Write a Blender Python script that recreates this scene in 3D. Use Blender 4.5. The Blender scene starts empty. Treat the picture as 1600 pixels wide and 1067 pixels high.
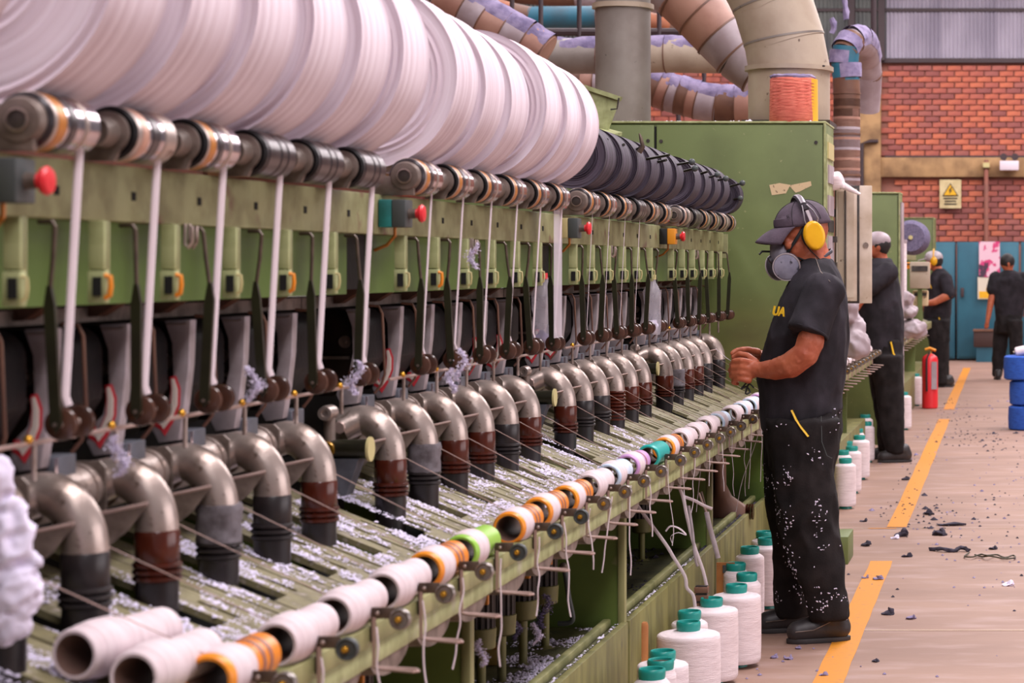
import bpy, bmesh, math, random
from mathutils import Vector, Matrix, noise
R = random.Random(7)
PI = math.pi
sc = bpy.context.scene
COL = sc.collection
F = 3400.0; VX = 1600.0; VY = 416.0; EYE = 1.45
# ---------------------------------------------------------------- camera
cam_d = bpy.data.cameras.new('camera'); cam = bpy.data.objects.new('camera', cam_d); COL.objects.link(cam)
cam.location = (0, 0, EYE); cam.rotation_euler = (PI/2, 0, 0)
cam_d.sensor_width = 36; cam_d.lens = 36*F/1600
cam_d.shift_x = -(VX-800)/1600; cam_d.shift_y = -(533.5-VY)/1600
cam_d.clip_start = .1; cam_d.clip_end = 200
cam_d.dof.use_dof = True; cam_d.dof.focus_distance = 8.2; cam_d.dof.aperture_fstop = 7.0
sc.camera = cam
# ---------------------------------------------------------------- world, lamps, exposure
w = bpy.data.worlds.new('world'); sc.world = w; w.use_nodes = True
w.node_tree.nodes['Background'].inputs[0].default_value = (1.0, .90, .96, 1)
w.node_tree.nodes['Background'].inputs[1].default_value = .25
def area(name, loc, sx, sy, power, color, rot=(0,0,0)):
    l = bpy.data.lights.new(name, 'AREA'); l.shape = 'RECTANGLE'; l.size = sx; l.size_y = sy
    l.energy = power; l.color = color
    o = bpy.data.objects.new(name, l); COL.objects.link(o); o.location = loc; o.rotation_euler = rot
    return o
area('overhead_lamp', (1.2, 9, 6.6), 1.6, 26, 1900, (1, .93, .96))
area('overhead_lamp', (-4.2, 12, 6.6), 1.6, 34, 1100, (1, .93, .97))
area('overhead_lamp', (3.8, 24, 6.6), 2.0, 18, 1100, (1, .92, .94))
area('overhead_lamp', (0, 31, 6.6), 14, 2.5, 900, (1, .93, .95))  # extra unseen lamp added near the back to brighten the far wall
area('side_fill_lamp', (8.5, 6, 2.6), 10, 3.6, 380, (1, .90, .93), (0, PI/2, 0)).rotation_euler = (PI/2, 0, PI/2)  # added fill lamp on the open right side; no doorway is built there
sc.view_settings.view_transform = 'Standard'; sc.view_settings.look = 'None'
sc.view_settings.gamma = 1; sc.view_settings.use_curve_mapping = False
sc.view_settings.exposure = -0.24
sc.cycles.max_bounces = 6; sc.cycles.diffuse_bounces = 3; sc.cycles.glossy_bounces = 3
sc.cycles.caustics_reflective = False; sc.cycles.caustics_refractive = False
sc.cycles.use_denoising = True

# ---------------------------------------------------------------- helpers
def P(px, py, Y): return Vector(((px-VX)*Y/F, Y, EYE-(py-VY)*Y/F))
def lin(c):
    return tuple((x/255/12.92 if x/255 <= .04045 else ((x/255+.055)/1.055)**2.4) for x in c)
def mat(name, c, rough=.6, metal=0.0, c2=None, scale=8.0, mix=(.4,.65), bump=0.0, bscale=60.0, c3=None, s3=3.0, m3=(.6,.7),
        stretch=None, alpha=1.0, trans=0.0, emit=0.0, sheen=0.0, spec=None):
    m = bpy.data.materials.new(name); m.use_nodes = True; nt = m.node_tree; N = nt.nodes; L = nt.links
    b = N['Principled BSDF']; b.inputs['Roughness'].default_value = rough; b.inputs['Metallic'].default_value = metal
    if spec is not None: b.inputs['Specular IOR Level'].default_value = spec
    if sheen: b.inputs['Sheen Weight'].default_value = sheen
    base = (*lin(c), 1); b.inputs['Base Color'].default_value = base
    tc = mp = None
    def coords():
        nonlocal tc, mp
        if mp is None:
            tc = N.new('ShaderNodeTexCoord'); mp = N.new('ShaderNodeMapping'); L.new(tc.outputs['Object'], mp.inputs[0])
            if stretch: mp.inputs['Scale'].default_value = stretch
        return mp.outputs[0]
    def mixin(prev, colour, scl, lo, hi, det=6):
        n = N.new('ShaderNodeTexNoise'); n.inputs['Scale'].default_value = scl; n.inputs['Detail'].default_value = det
        L.new(coords(), n.inputs['Vector'])
        r = N.new('ShaderNodeMapRange'); r.inputs[1].default_value = lo; r.inputs[2].default_value = hi; L.new(n.outputs[0], r.inputs[0])
        x = N.new('ShaderNodeMix'); x.data_type = 'RGBA'; L.new(r.outputs[0], x.inputs[0])
        if prev is None: x.inputs[6].default_value = base
        else: L.new(prev, x.inputs[6])
        x.inputs[7].default_value = (*lin(colour), 1); return x.outputs[2]
    out = None
    if c2: out = mixin(None, c2, scale, *mix)
    if c3: out = mixin(out, c3, s3, *m3)
    if out: L.new(out, b.inputs['Base Color'])
    if bump:
        n = N.new('ShaderNodeTexNoise'); n.inputs['Scale'].default_value = bscale; n.inputs['Detail'].default_value = 5
        L.new(coords(), n.inputs['Vector']); bp = N.new('ShaderNodeBump'); bp.inputs['Strength'].default_value = bump
        bp.inputs['Distance'].default_value = .004
        L.new(n.outputs[0], bp.inputs['Height']); L.new(bp.outputs[0], b.inputs['Normal'])
    if alpha < 1: b.inputs['Alpha'].default_value = alpha
    if trans: b.inputs['Transmission Weight'].default_value = trans
    if emit:
        b.inputs['Emission Color'].default_value = base; b.inputs['Emission Strength'].default_value = emit
    return m
class MB:
    def __init__(s): s.v = []; s.f = []; s.m = []; s.mi = 0
    def add(s, vs, fs):
        o = len(s.v); s.v += [tuple(x) for x in vs]; s.f += [tuple(i+o for i in f) for f in fs]; s.m += [s.mi]*len(fs); return s
    def box(s, x0, x1, y0, y1, z0, z1):
        return s.add([(x0,y0,z0),(x1,y0,z0),(x1,y1,z0),(x0,y1,z0),(x0,y0,z1),(x1,y0,z1),(x1,y1,z1),(x0,y1,z1)],
                     [(3,2,1,0),(4,5,6,7),(0,1,5,4),(1,2,6,5),(2,3,7,6),(3,0,4,7)])
    def prism(s, poly, a0, a1, ax='y'):       # poly of (x,z) for ax y, (y,z) for x, (x,y) for z
        n = len(poly)
        def pt(p, a): return {'y': (p[0], a, p[1]), 'x': (a, p[0], p[1]), 'z': (p[0], p[1], a)}[ax]
        vs = [pt(p, a0) for p in poly]+[pt(p, a1) for p in poly]
        fs = [tuple(range(n)), tuple(range(2*n-1, n-1, -1))]+[(i, i+n, (i+1) % n+n, (i+1) % n) for i in range(n)]
        return s.add(vs, fs)
    def lathe(s, prof, o=(0,0,0), ax=(0,0,1), n=24, cap=True, closed=False, wob=None):   # prof of (distance along axis, radius)
        a = Vector(ax).normalized(); u = a.orthogonal().normalized(); v = a.cross(u); o = Vector(o); vs = []; fs = []
        for k, (d, r) in enumerate(prof):
            for j in range(n):
                t = 2*PI*j/n; rr = r*(wob(k, t) if wob else 1); vs.append(o+a*d+u*(rr*math.cos(t))+v*(rr*math.sin(t)))
        m = len(prof)
        for k in range(m-1 if not closed else m):
            for j in range(n):
                k2 = (k+1) % m; fs.append((k*n+j, k*n+(j+1) % n, k2*n+(j+1) % n, k2*n+j))
        if cap and not closed:
            fs.append(tuple(range(n-1, -1, -1))); fs.append(tuple((m-1)*n+j for j in range(n)))
        return s.add(vs, fs)
    def cyl(s, p0, p1, r0, r1=None, n=16, cap=True):
        p0 = Vector(p0); p1 = Vector(p1); d = p1-p0
        return s.lathe([(0, r0), (d.length, r0 if r1 is None else r1)], p0, d, n, cap)
    def tube(s, pts, r, n=8, cap=True, flat=1.0, up=None):
        pts = [Vector(p) for p in pts]; m = len(pts); vs = []; fs = []; pu = None
        for k, p in enumerate(pts):
            t = (pts[min(k+1, m-1)]-pts[max(k-1, 0)]).normalized()
            if pu is None:
                u = (Vector(up) if up else t.orthogonal()); u = (u-t*u.dot(t)).normalized()
            else: u = (pu-t*pu.dot(t)).normalized()
            pu = u; v = t.cross(u); rr = r[k] if isinstance(r, (list, tuple)) else r
            for j in range(n):
                a = 2*PI*j/n; vs.append(p+u*(rr*math.cos(a))+v*(rr*flat*math.sin(a)))
        for k in range(m-1):
            for j in range(n): fs.append((k*n+j, k*n+(j+1) % n, (k+1)*n+(j+1) % n, (k+1)*n+j))
        if cap: fs.append(tuple(range(n-1, -1, -1))); fs.append(tuple((m-1)*n+j for j in range(n)))
        return s.add(vs, fs)
    def ell(s, c, rad, M=None, n=16, m=10):
        M = M or Matrix.Identity(3); c = Vector(c); vs = []; fs = []
        for i in range(1, m):
            ph = PI*i/m
            for j in range(n):
                th = 2*PI*j/n
                vs.append(c+M@Vector((rad[0]*math.sin(ph)*math.cos(th), rad[1]*math.sin(ph)*math.sin(th), rad[2]*math.cos(ph))))
        vs.append(c+M@Vector((0,0,rad[2]))); vs.append(c+M@Vector((0,0,-rad[2]))); T = len(vs)-2
        for i in range(m-2):
            for j in range(n): fs.append((i*n+j, (i+1)*n+j, (i+1)*n+(j+1) % n, i*n+(j+1) % n))
        for j in range(n):
            fs.append((T, j, (j+1) % n)); fs.append((T+1, (m-2)*n+(j+1) % n, (m-2)*n+j))
        return s.add(vs, fs)
    def cap(s, p0, p1, r0, r1=None, n=12):      # tapered capsule made of overlapping solids, for remeshing
        r1 = r0 if r1 is None else r1; s.ell(p0, (r0,)*3, n=n, m=8); s.ell(p1, (r1,)*3, n=n, m=8); return s.cyl(p0, p1, r0, r1, n)
    def chain(s, pts, rs, n=12):
        for i in range(len(pts)-1): s.cap(pts[i], pts[i+1], rs[i], rs[i+1], n)
        return s
    def loft(s, secs, n=24):                    # secs of (centre, rx, ry) stacked ellipses in the xy plane
        vs = []; fs = []
        for c, rx, ry in secs:
            for j in range(n): a = 2*PI*j/n; vs.append((c[0]+rx*math.cos(a), c[1]+ry*math.sin(a), c[2]))
        m = len(secs)
        for k in range(m-1):
            for j in range(n): fs.append((k*n+j, k*n+(j+1) % n, (k+1)*n+(j+1) % n, (k+1)*n+j))
        fs.append(tuple(range(n-1, -1, -1))); fs.append(tuple((m-1)*n+j for j in range(n)))
        return s.add(vs, fs)
    def disp(s, amp, scl, seed=0):
        s.v = [tuple(Vector(p)+noise.noise_vector(Vector(p)*scl+Vector((seed,seed,seed)))*amp) for p in s.v]; return s
    def mesh(s, name, mats, smooth=True, ang=38, bevel=0):
        me = bpy.data.meshes.new(name); me.from_pydata(s.v, [], s.f)
        for m in (mats if isinstance(mats, (list, tuple)) else [mats]): me.materials.append(m)
        if any(s.m): me.polygons.foreach_set('material_index', s.m)
        bm = bmesh.new(); bm.from_mesh(me); bmesh.ops.recalc_face_normals(bm, faces=bm.faces)
        if bevel:
            es = [e for e in bm.edges if len(e.link_faces) == 2 and e.calc_face_angle(0) > .5]
            bmesh.ops.bevel(bm, geom=es, offset=bevel, segments=2, affect='EDGES', profile=.5)
        bm.to_mesh(me); bm.free()
        if smooth:
            me.polygons.foreach_set('use_smooth', [True]*len(me.polygons)); me.set_sharp_from_angle(angle=math.radians(ang))
        me.update(); return me
    def build(s, name, mats, parent=None, loc=None, **k):
        return put(s.mesh(name, mats, **k), name, parent, loc)
def put(me, name, parent=None, loc=None):
    o = bpy.data.objects.new(name, me); COL.objects.link(o); o.parent = parent
    if loc is not None: o.location = loc
    return o
def tag(o, label=None, cat=None, group=None, kind=None):
    if label: o['label'] = label
    if cat: o['category'] = cat
    if group: o['group'] = group
    if kind: o['kind'] = kind
    return o
def thing(name, label, cat, loc=(0,0,0), group=None, rot=None):
    o = bpy.data.objects.new(name, None); COL.objects.link(o); o.location = loc; o.empty_display_size = .02
    if rot: o.rotation_euler = rot
    return tag(o, label, cat, group)
KIDS = {}
def dup(root, loc, label=None, rot=None, group=None):
    def cp(o, par):
        c = o.copy(); COL.objects.link(c); c.parent = par
        for ch in [x for x in KID(o)]: cp(ch, c)
        return c
    r = cp(root, None); r.location = loc
    if label: r['label'] = label
    if group: r['group'] = group
    if rot is not None: r.rotation_euler = rot
    return r
def KID(o): return list(o.children)
ORD = ['first','second','third','fourth','fifth','sixth','seventh','eighth','ninth','tenth','eleventh','twelfth']
TMP = bpy.data.scenes.new('workshop')
def evaluated(o):          # evaluate one object alone, in a scratch scene, so that the big scene is not re-evaluated each time
    TMP.collection.objects.link(o); vl = TMP.view_layers[0]
    with bpy.context.temp_override(scene=TMP, view_layer=vl):
        dg = bpy.context.evaluated_depsgraph_get(); dg.update()
        me = bpy.data.meshes.new_from_object(o.evaluated_get(dg))
    bpy.data.objects.remove(o); return me
def remesh(mb, name, m, voxel, parent=None, smooth=2, wrinkle=0, wscale=18, wz=1.0, seed=0, fac=.5):
    me = mb.mesh('tmp', m, smooth=False); o = bpy.data.objects.new('tmp', me)
    r = o.modifiers.new('r', 'REMESH'); r.mode = 'VOXEL'; r.voxel_size = voxel
    if smooth:
        q = o.modifiers.new('s', 'SMOOTH'); q.iterations = smooth; q.factor = fac
    me2 = evaluated(o)
    me2.materials.clear(); me2.materials.append(m)
    if wrinkle:
        new = []
        for c, nr in [(v.co.copy(), v.normal.copy()) for v in me2.vertices]:
            q = Vector((c.x*wscale, c.y*wscale, c.z*wscale*wz))+Vector((seed,)*3)
            a = noise.noise(q)+.5*noise.noise(q*2.1); a = 1-abs(a)*2.2
            new += list(c+nr*(wrinkle*a))
        me2.vertices.foreach_set('co', new)
    me2.polygons.foreach_set('use_smooth', [True]*len(me2.polygons)); me2.name = name
    return put(me2, name, parent)
# ---------------------------------------------------------------- materials
M = {}
M['beam'] = mat('painted_beam', (160,162,118), .55, c2=(130,128,88), scale=14, c3=(120,84,70), s3=9, m3=(.62,.72), bump=.3)
M['green'] = mat('green_paint', (104,118,66), .5, c2=(90,102,54), scale=3, c3=(132,134,88), s3=40, m3=(.66,.72), bump=.05)
M['green_panel'] = mat('dark_green_panel', (86,112,42), .55, c2=(64,84,30), scale=4, c3=(110,112,78), s3=5, m3=(.68,.8), bump=.1)
M['green_pale'] = mat('pale_green_paint', (172,178,128), .55, c2=(140,144,96), scale=20, c3=(182,178,158), s3=11, m3=(.6,.75), bump=.2)  # paler green for sensor bars, lower rail and cabinet edges
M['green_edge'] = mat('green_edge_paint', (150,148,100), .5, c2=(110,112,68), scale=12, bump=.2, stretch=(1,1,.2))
M['plinth'] = mat('plinth_green', (128,124,72), .55, c2=(98,94,52), scale=16, c3=(84,80,56), s3=30, m3=(.6,.75), bump=.15, stretch=(1,1,.25))
M['deck'] = mat('oily_deck', (92,92,58), .5, c2=(66,66,42), scale=9, c3=(130,126,104), s3=26, m3=(.62,.78), bump=.4)
M['slat'] = mat('slat_paint', (134,126,92), .6, c2=(102,94,66), scale=20, c3=(170,158,148), s3=40, m3=(.55,.72), bump=.5)
M['black'] = mat('black_housing', (15,13,15), .5, c2=(44,30,24), scale=7, mix=(.55,.75), bump=.2, spec=.15)
M['void'] = mat('dark_interior', (20,20,18), .9)  # near-black colour standing in for shade inside hollows and gaps
M['steel'] = mat('worn_steel', (188,172,164), .34, .72, c2=(134,116,106), scale=14, mix=(.45,.7), c3=(92,70,54), s3=42, m3=(.6,.72), bump=.12, bscale=90)
M['chrome'] = mat('bright_chrome', (214,202,208), .16, 1.0, c2=(150,140,146), scale=20)
M['castgrey'] = mat('cast_grey', (140,126,118), .5, .5, c2=(96,84,76), scale=18, bump=.3)
M['chute'] = mat('chute_zinc', (190,180,188), .5, .1, c2=(160,148,150), scale=16, bump=.15)
M['zinc'] = mat('blue_grey_zinc', (104,106,116), .5, .4, c2=(78,80,88), scale=14)
M['cuff'] = mat('brown_rubber_cuff', (84,34,20), .2, c2=(38,14,10), scale=8, mix=(.35,.6))
M['cuff_dark'] = mat('black_rubber_cuff', (30,25,27), .35, c2=(52,44,44), scale=12)
M['cuff_grey'] = mat('taped_cuff', (118,112,118), .6, .2, c2=(84,76,80), scale=30, bump=.6)
M['orange'] = mat('orange_sleeve', (238,150,36), .4, c2=(222,120,24), scale=6)
M['orange_band'] = mat('orange_band', (198,128,52), .35, .3, c2=(166,100,40), scale=9)
M['darkband'] = mat('dark_roller_band', (46,40,44), .35, .3)
M['arm'] = mat('olive_arm', (46,46,28), .4, .3, c2=(34,30,20), scale=10)
M['brown_wheel'] = mat('brown_bakelite', (86,56,44), .22, c2=(52,32,26), scale=12)
M['greywheel'] = mat('grey_wheel', (150,144,140), .3, .5, c2=(120,110,104), scale=30)
M['brass'] = mat('brass', (214,160,60), .25, .8)
M['plate'] = mat('dull_steel_plate', (104,88,76), .45, .6, c2=(70,58,50), scale=20)
M['wire'] = mat('pinkish_wire', (186,160,152), .4, .5)
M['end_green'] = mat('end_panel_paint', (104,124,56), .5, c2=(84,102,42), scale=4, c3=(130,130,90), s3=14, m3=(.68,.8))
M['copper'] = mat('copper_band', (206,160,140), .35, .3)
M['dsteel'] = mat('dark_steel', (92,84,86), .3, .8, c2=(60,54,56), scale=20)
M['yarn'] = mat('white_yarn', (226,212,218), .9)
M['roll'] = mat('white_roving', (226,212,222), .85, c2=(208,190,200), scale=30, stretch=(1,.25,1))
def ringmat(name, c, c2, scale, bump, rough=.85):
    m = mat(name, c, rough); nt = m.node_tree; N = nt.nodes; L = nt.links; b = N['Principled BSDF']
    tc = N.new('ShaderNodeTexCoord'); sp = N.new('ShaderNodeSeparateXYZ'); L.new(tc.outputs['Object'], sp.inputs[0])
    cx = N.new('ShaderNodeCombineXYZ'); L.new(sp.outputs[0], cx.inputs[0]); L.new(sp.outputs[2], cx.inputs[1])
    ln = N.new('ShaderNodeVectorMath'); ln.operation = 'LENGTH'; L.new(cx.outputs[0], ln.inputs[0])
    c3 = N.new('ShaderNodeCombineXYZ'); L.new(sp.outputs[1], c3.inputs[0]); L.new(ln.outputs['Value'], c3.inputs[1])
    n = N.new('ShaderNodeTexNoise'); n.inputs['Scale'].default_value = scale; n.inputs['Detail'].default_value = 4; L.new(c3.outputs[0], n.inputs['Vector'])
    r = N.new('ShaderNodeMapRange'); r.inputs[1].default_value = .35; r.inputs[2].default_value = .65; L.new(n.outputs[0], r.inputs[0])
    x = N.new('ShaderNodeMix'); x.data_type = 'RGBA'; x.inputs[6].default_value = (*lin(c),1); x.inputs[7].default_value = (*lin(c2),1)
    L.new(r.outputs[0], x.inputs[0]); L.new(x.outputs[2], b.inputs['Base Color'])
    bp = N.new('ShaderNodeBump'); bp.inputs['Strength'].default_value = bump; bp.inputs['Distance'].default_value = .004
    L.new(n.outputs[0], bp.inputs['Height']); L.new(bp.outputs[0], b.inputs['Normal']); return m
M['roll'] = ringmat('white_roving', (238,226,236), (212,194,204), 60, .6)
M['blackroll'] = ringmat('black_roving', (40,34,44), (84,74,90), 70, .9, .7)
M['lint'] = mat('white_lint', (226,218,240), .95)
M['lint_purple'] = mat('lavender_lint', (152,140,172), .95, c2=(112,102,136), scale=14, bump=1.0, bscale=40)
M['joint'] = mat('joint_filler', (206,182,160), .8)
M['lint_dark'] = mat('dark_lint', (74,68,84), .95, c2=(44,40,50), scale=30)
M['red'] = mat('red_button', (222,44,52), .35)
M['teal'] = mat('teal_plastic', (40,140,138), .5, c2=(32,110,108), scale=20)
M['boxgrey'] = mat('charcoal_plastic', (66,72,72), .5)
M['cream'] = mat('cream_plastic', (196,184,130), .5)
M['boxorange'] = mat('orange_plastic', (232,150,30), .5)
M['boxblack'] = mat('black_plastic', (30,32,34), .5)
M['motor'] = mat('motor_black', (52,48,48), .5, .3, c2=(74,66,62), scale=20)
M['teal_tube'] = mat('teal_tube', (28,150,140), .35, c2=(24,136,128), scale=6)
M['cone'] = mat('cone_thread', (238,224,228), .85, c2=(222,206,210), scale=14, stretch=(1,1,8), bump=.5, bscale=45)
M['duct'] = mat('cream_duct', (176,160,142), .5, c2=(160,142,124), scale=5, c3=(96,78,66), s3=26, m3=(.68,.74), bump=.1)
M['duct_grey'] = mat('grey_duct', (140,132,126), .45, .2, c2=(124,114,108), scale=6, c3=(80,72,68), s3=30, m3=(.7,.76))
M['duct_pink'] = mat('rosy_duct', (176,134,118), .5, c2=(150,106,92), scale=5)
M['duct_pale'] = mat('pale_duct', (178,164,172), .5, c2=(150,132,136), scale=5)
M['duct_blue'] = mat('blue_duct', (44,110,134), .5, c2=(58,92,108), scale=4)
M['duct_brown'] = mat('brown_duct', (120,84,66), .5, c2=(98,66,54), scale=6)
M['duct_orange'] = mat('orange_duct', (170,96,56), .5, c2=(130,76,50), scale=6)
# ================================================================ THE SETTING
M['floor'] = mat('concrete_floor', (158,126,110), .65, c2=(142,112,98), scale=1.6, mix=(.35,.65), c3=(172,144,136), s3=5, m3=(.5,.8), bump=.25, bscale=30, stretch=(.6,1.6,1))
M['paint_line'] = mat('yellow_floor_paint', (214,138,34), .55, c2=(186,126,66), scale=30, mix=(.55,.8))
M['mortar'] = mat('mortar', (156,100,86), .9, c2=(140,98,88), scale=6)
BR = [mat('brick_clay', c, .85, c2=c2, scale=12) for c, c2 in (((178,100,84),(160,88,78)),((190,106,82),(170,92,76)),((164,98,88),(150,88,82)),((198,112,84),(180,100,78)),((150,88,82),(138,80,76)))]
M['concrete_beam'] = mat('ochre_concrete', (176,140,98), .8, c2=(128,98,68), scale=3, bump=.1)
M['corr'] = mat('corrugated_sheet', (196,190,204), .5, .2, c2=(168,162,178), scale=2, stretch=(1,1,.3))
M['corr_dark'] = mat('darker_green_sheet', (128,132,130), .6, .1, c2=(104,106,110), scale=2)  # darker, greener sheet for the panels left of the column
M['steel_dark'] = mat('dark_steel_section', (62,48,52), .6)
def struct(o): o['kind'] = 'structure'; return o
FX0, FX1, FY0, FY1 = -13, 8.4, -3, 34.6
fl = struct(MB().add([(FX0,FY0,0),(FX1,FY0,0),(FX1,FY1,0),(FX0,FY1,0),(FX0,FY0,-.1),(FX1,FY0,-.1),(FX1,FY1,-.1),(FX0,FY1,-.1)],
      [(0,1,2,3),(7,6,5,4),(0,4,5,1),(1,5,6,2),(2,6,7,3),(3,7,4,0)]).build('floor', M['floor'], smooth=False))
def gy(py): return EYE*F/(py-VY)
# expansion joints and painted lines
for py, wd in ((985, .012), (637, .03), (826, .004)):
    y = gy(py); MB().box(-1.2 if py != 826 else -1.0, 8, y-wd/2, y+wd/2, .0005, .002).build('joint_strip', M['joint' if py != 637 else 'motor'], fl)
def linex(y): return -.617-.019*0*y-.0057*(y-7.56)   # paint stripe
for a, b in ((1100, 877), (824, 655), (640, 575)):
    y0, y1 = gy(a), gy(b); n = 14; mb = MB(); vs = []
    for k in range(n+1):
        y = y0+(y1-y0)*k/n; x = (1581-VX)/F*y + (-.639 if True else 0)
        j = R.uniform(-.003, .003); vs += [(x-.054+j, y, .0025), (x+.054+j, y, .0025)]
    mb.add(vs, [(2*k, 2*k+1, 2*k+3, 2*k+2) for k in range(n)])
    o = mb.build('painted_line', M['paint_line'], fl)
y = gy(826); x = (1581-VX)/F*y-.639
MB().add([(-.86,y-.012,.0022),(x,y-.012,.0022),(x,y+.012,.0022),(-.86,y+.012,.0022)], [(0,1,2,3)]).build('painted_line', M['paint_line'], fl)
# ceiling with skylights, out of the frame above
M['roof'] = mat('roof_sheet', (150,142,146), .8)
struct(MB().box(-13, 8.6, -3, 35, 7.2, 7.3).build('ceiling', M['roof']))
struct(MB().box(-13.2, -13, -3, 35, 0, 7.2).build('wall_left', M['mortar']))
# far wall
WY = 34.5
wb = struct(MB().box(-13, 8.4, WY, WY+.25, 0, 7.2).build('wall_back', M['mortar']))
bricks = [MB().box(-.107, .107, -.035, 0, .0, .078).mesh('brick', b, smooth=False, bevel=.006) for b in BR]
cnt = 0
bigb = MB()
def brickfield(x0, x1, z0, z1):
    global cnt
    r = 0; z = z0
    while z+.08 < z1:
        x = x0+(.06 if r % 2 else -.057)
        while x < x1:
            if x+.1 > x0 and x+.1 < x1+.1:
                if x > -2.3 and cnt < 300:
                    o = put(R.choice(bricks), 'brick', wb, (x+.117, WY+R.uniform(-.004,.008), z)); cnt += 1
                else:
                    y = WY+R.uniform(-.004,.008); bigb.mi = R.choice((0,0,1,2,3,4)); bigb.box(x+.01, x+.224, y-.035, y, z, z+.078)
            x += .235
        z += .09; r += 1
brickfield(-2.22, .25, 3.20, 4.66); brickfield(-2.0, .25, 1.84, 2.84)
brickfield(.3, 2.4, 3.20, 4.66); brickfield(.3, 2.4, 1.84, 2.84); brickfield(-9.8, -2.62, 3.2, 4.66); brickfield(-9.8, -2.62, 1.84, 2.84)
o = bigb.build('brick_course', BR, wb, smooth=False); o['kind'] = 'stuff'
MB().box(-12.9, 8.3, WY-.12, WY, 2.86, 3.17).build('concrete_band', M['concrete_beam'], wb, bevel=.01)
MB().box(-2.6, -2.26, WY-.2, WY, 0, 4.9).build('concrete_column', M['concrete_beam'], wb, bevel=.01)
MB().box(-12.9, 8.3, WY-.10, WY, 4.67, 4.74).build('steel_angle', M['steel_dark'], wb)
MB().box(-2.2, 2.4, WY-.09, WY, 3.17, 3.20).build('steel_angle', M['steel_dark'], wb)
MB().box(-12, 8, WY-.1, WY, 5.48, 5.53).build('steel_angle', M['steel_dark'], wb)
sheet = []
for dk in (0, 1):
    vs = []; n = 56; wd = .9
    for k in range(n+1):
        a = wd*k/n; d = .022*math.cos(2*PI*a/.0643); vs += [(a, d, 0), (a, d, 2.4)]
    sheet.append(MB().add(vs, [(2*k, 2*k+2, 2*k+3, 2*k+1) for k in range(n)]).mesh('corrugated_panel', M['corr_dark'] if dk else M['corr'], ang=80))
for k in range(-11, 5):
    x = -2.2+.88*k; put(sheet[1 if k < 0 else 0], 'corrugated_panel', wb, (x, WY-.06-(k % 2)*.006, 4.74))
for x in (-2.72, -2.25): MB().box(x-.05, x+.05, WY-.18, WY-.05, 4.7, 7.1).build('steel_post', M['steel_dark'], wb)
MB().tube([(-2.55,WY-.25,2.2),(-2.55,WY-.25,3.38),(-2.42,WY-.25,3.42),(-2.3,WY-.22,3.42)], .03).build('conduit', M['steel_dark'], wb)
MB().tube([P(1541,250,34.3),P(1541,378,34.3)], .035).build('conduit', M['mortar'], wb)
# warning placard, emergency lamp
t = thing('warning_sign', 'cream placard with yellow high-voltage triangle on the far brick wall', 'sign', P(1485,303,34.38))
MB().box(-.17,.17,0,.02,-.225,.225).build('sign_board', mat('sign_cream', (214,196,150), .6, c2=(190,170,124), scale=6), t)
ys = mat('sign_yellow', (232,176,30), .6); blk = mat('sign_black', (40,32,24), .6)
MB().prism([(-.125,-.03),(.125,-.03),(0,.17)], -.012, 0).build('triangle', blk, t)
MB().prism([(-.102,-.018),(.102,-.018),(0,.145)], -.018, -.012).build('triangle', ys, t)
MB().prism([(.012,.11),(-.03,.045),(-.002,.05),(-.018,.0),(.03,.06),(.004,.058),(.026,.11)], -.024, -.018).build('lightning_bolt', blk, t)
for k, wd in enumerate((.11,.09,.1)): MB().box(-wd,wd,-.006,0,-.08-.045*k,-.06-.045*k).build('print_line', blk, t)
t = thing('emergency_lamp', 'white twin-head emergency light on the ochre concrete band', 'lamp', P(1577,258,34.2))
MB().box(-.15,.15,0,.1,-.08,.07).build('housing', mat('lamp_white', (222,208,218), .4), t, bevel=.01)
for s in (-1, 1):
    h = MB().lathe([(0,.03),(.03,.055),(.05,.055)], (s*.09,.05,.13), (0,-1,0)).build('lamp_head', M['steel_dark'], t)
    MB().tube([(s*.07,.05,.07),(s*.09,.05,.12)], .012).build('bracket', M['steel_dark'], t)
t = thing('junction_box', 'small ochre junction box at top of the wall conduit', 'box', P(1541,258,34.25))
MB().box(-.07,.07,0,.1,-.05,.05).build('housing', M['concrete_beam'], t, bevel=.008); MB().box(-.05,.05,-.015,0,-.035,.035).build('lid', M['cream'], t)
# lockers
M['locker'] = mat('blue_locker', (46,104,124), .5, c2=(38,90,110), scale=2)
for k, (a, b) in enumerate(((1394,1492),(1495,1592),(1595,1690),(1693,1790))):
    Y = 33.4; xa = P(a,0,Y).x; xb = P(b,0,Y).x; zt = P(0,378,Y).z
    t = thing('locker', ['blue steel locker partly behind the worker in the yellow ear defenders','blue steel locker carrying the poster','blue steel locker behind the worker walking away','blue steel locker at the far right end of the row'][k], 'locker', (xa, Y, 0), 'blue lockers on the far wall')
    wd = xb-xa
    MB().box(0, wd, .02, .55, .03, zt).build('body', M['locker'], t, bevel=.006)
    d = MB().box(.02, wd-.02, 0, .02, .06, zt-.03).build('door', M['locker'], t, bevel=.004)
    v = MB()
    for q in range(5): v.box(wd/2-.12, wd/2+.12, -.006, 0, zt-.3-.04*q, zt-.285-.04*q)
    for q in range(4): v.box(wd/2-.12, wd/2+.12, -.006, 0, .3+.04*q, .315+.04*q)
    o = v.build('vent_louvres', M['steel_dark'], d); o['kind'] = 'stuff'
    MB().box(wd-.12 if k == 0 else .06, wd-.07 if k == 0 else .11, -.03, 0, .98, 1.12).build('handle', M['steel_dark'], d, bevel=.004)
t = thing('poster', 'pink, white and grey abstract poster hung on the blue locker', 'poster', P(1546,405,33.35))
pm = mat('poster_print', (226,190,206), .6, c2=(206,60,120), scale=5, mix=(.52,.56), c3=(70,50,70), s3=3.3, m3=(.6,.63))
MB().box(-.16,.16,-.006,0,-.28,.27).build('sheet', pm, t)
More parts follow.
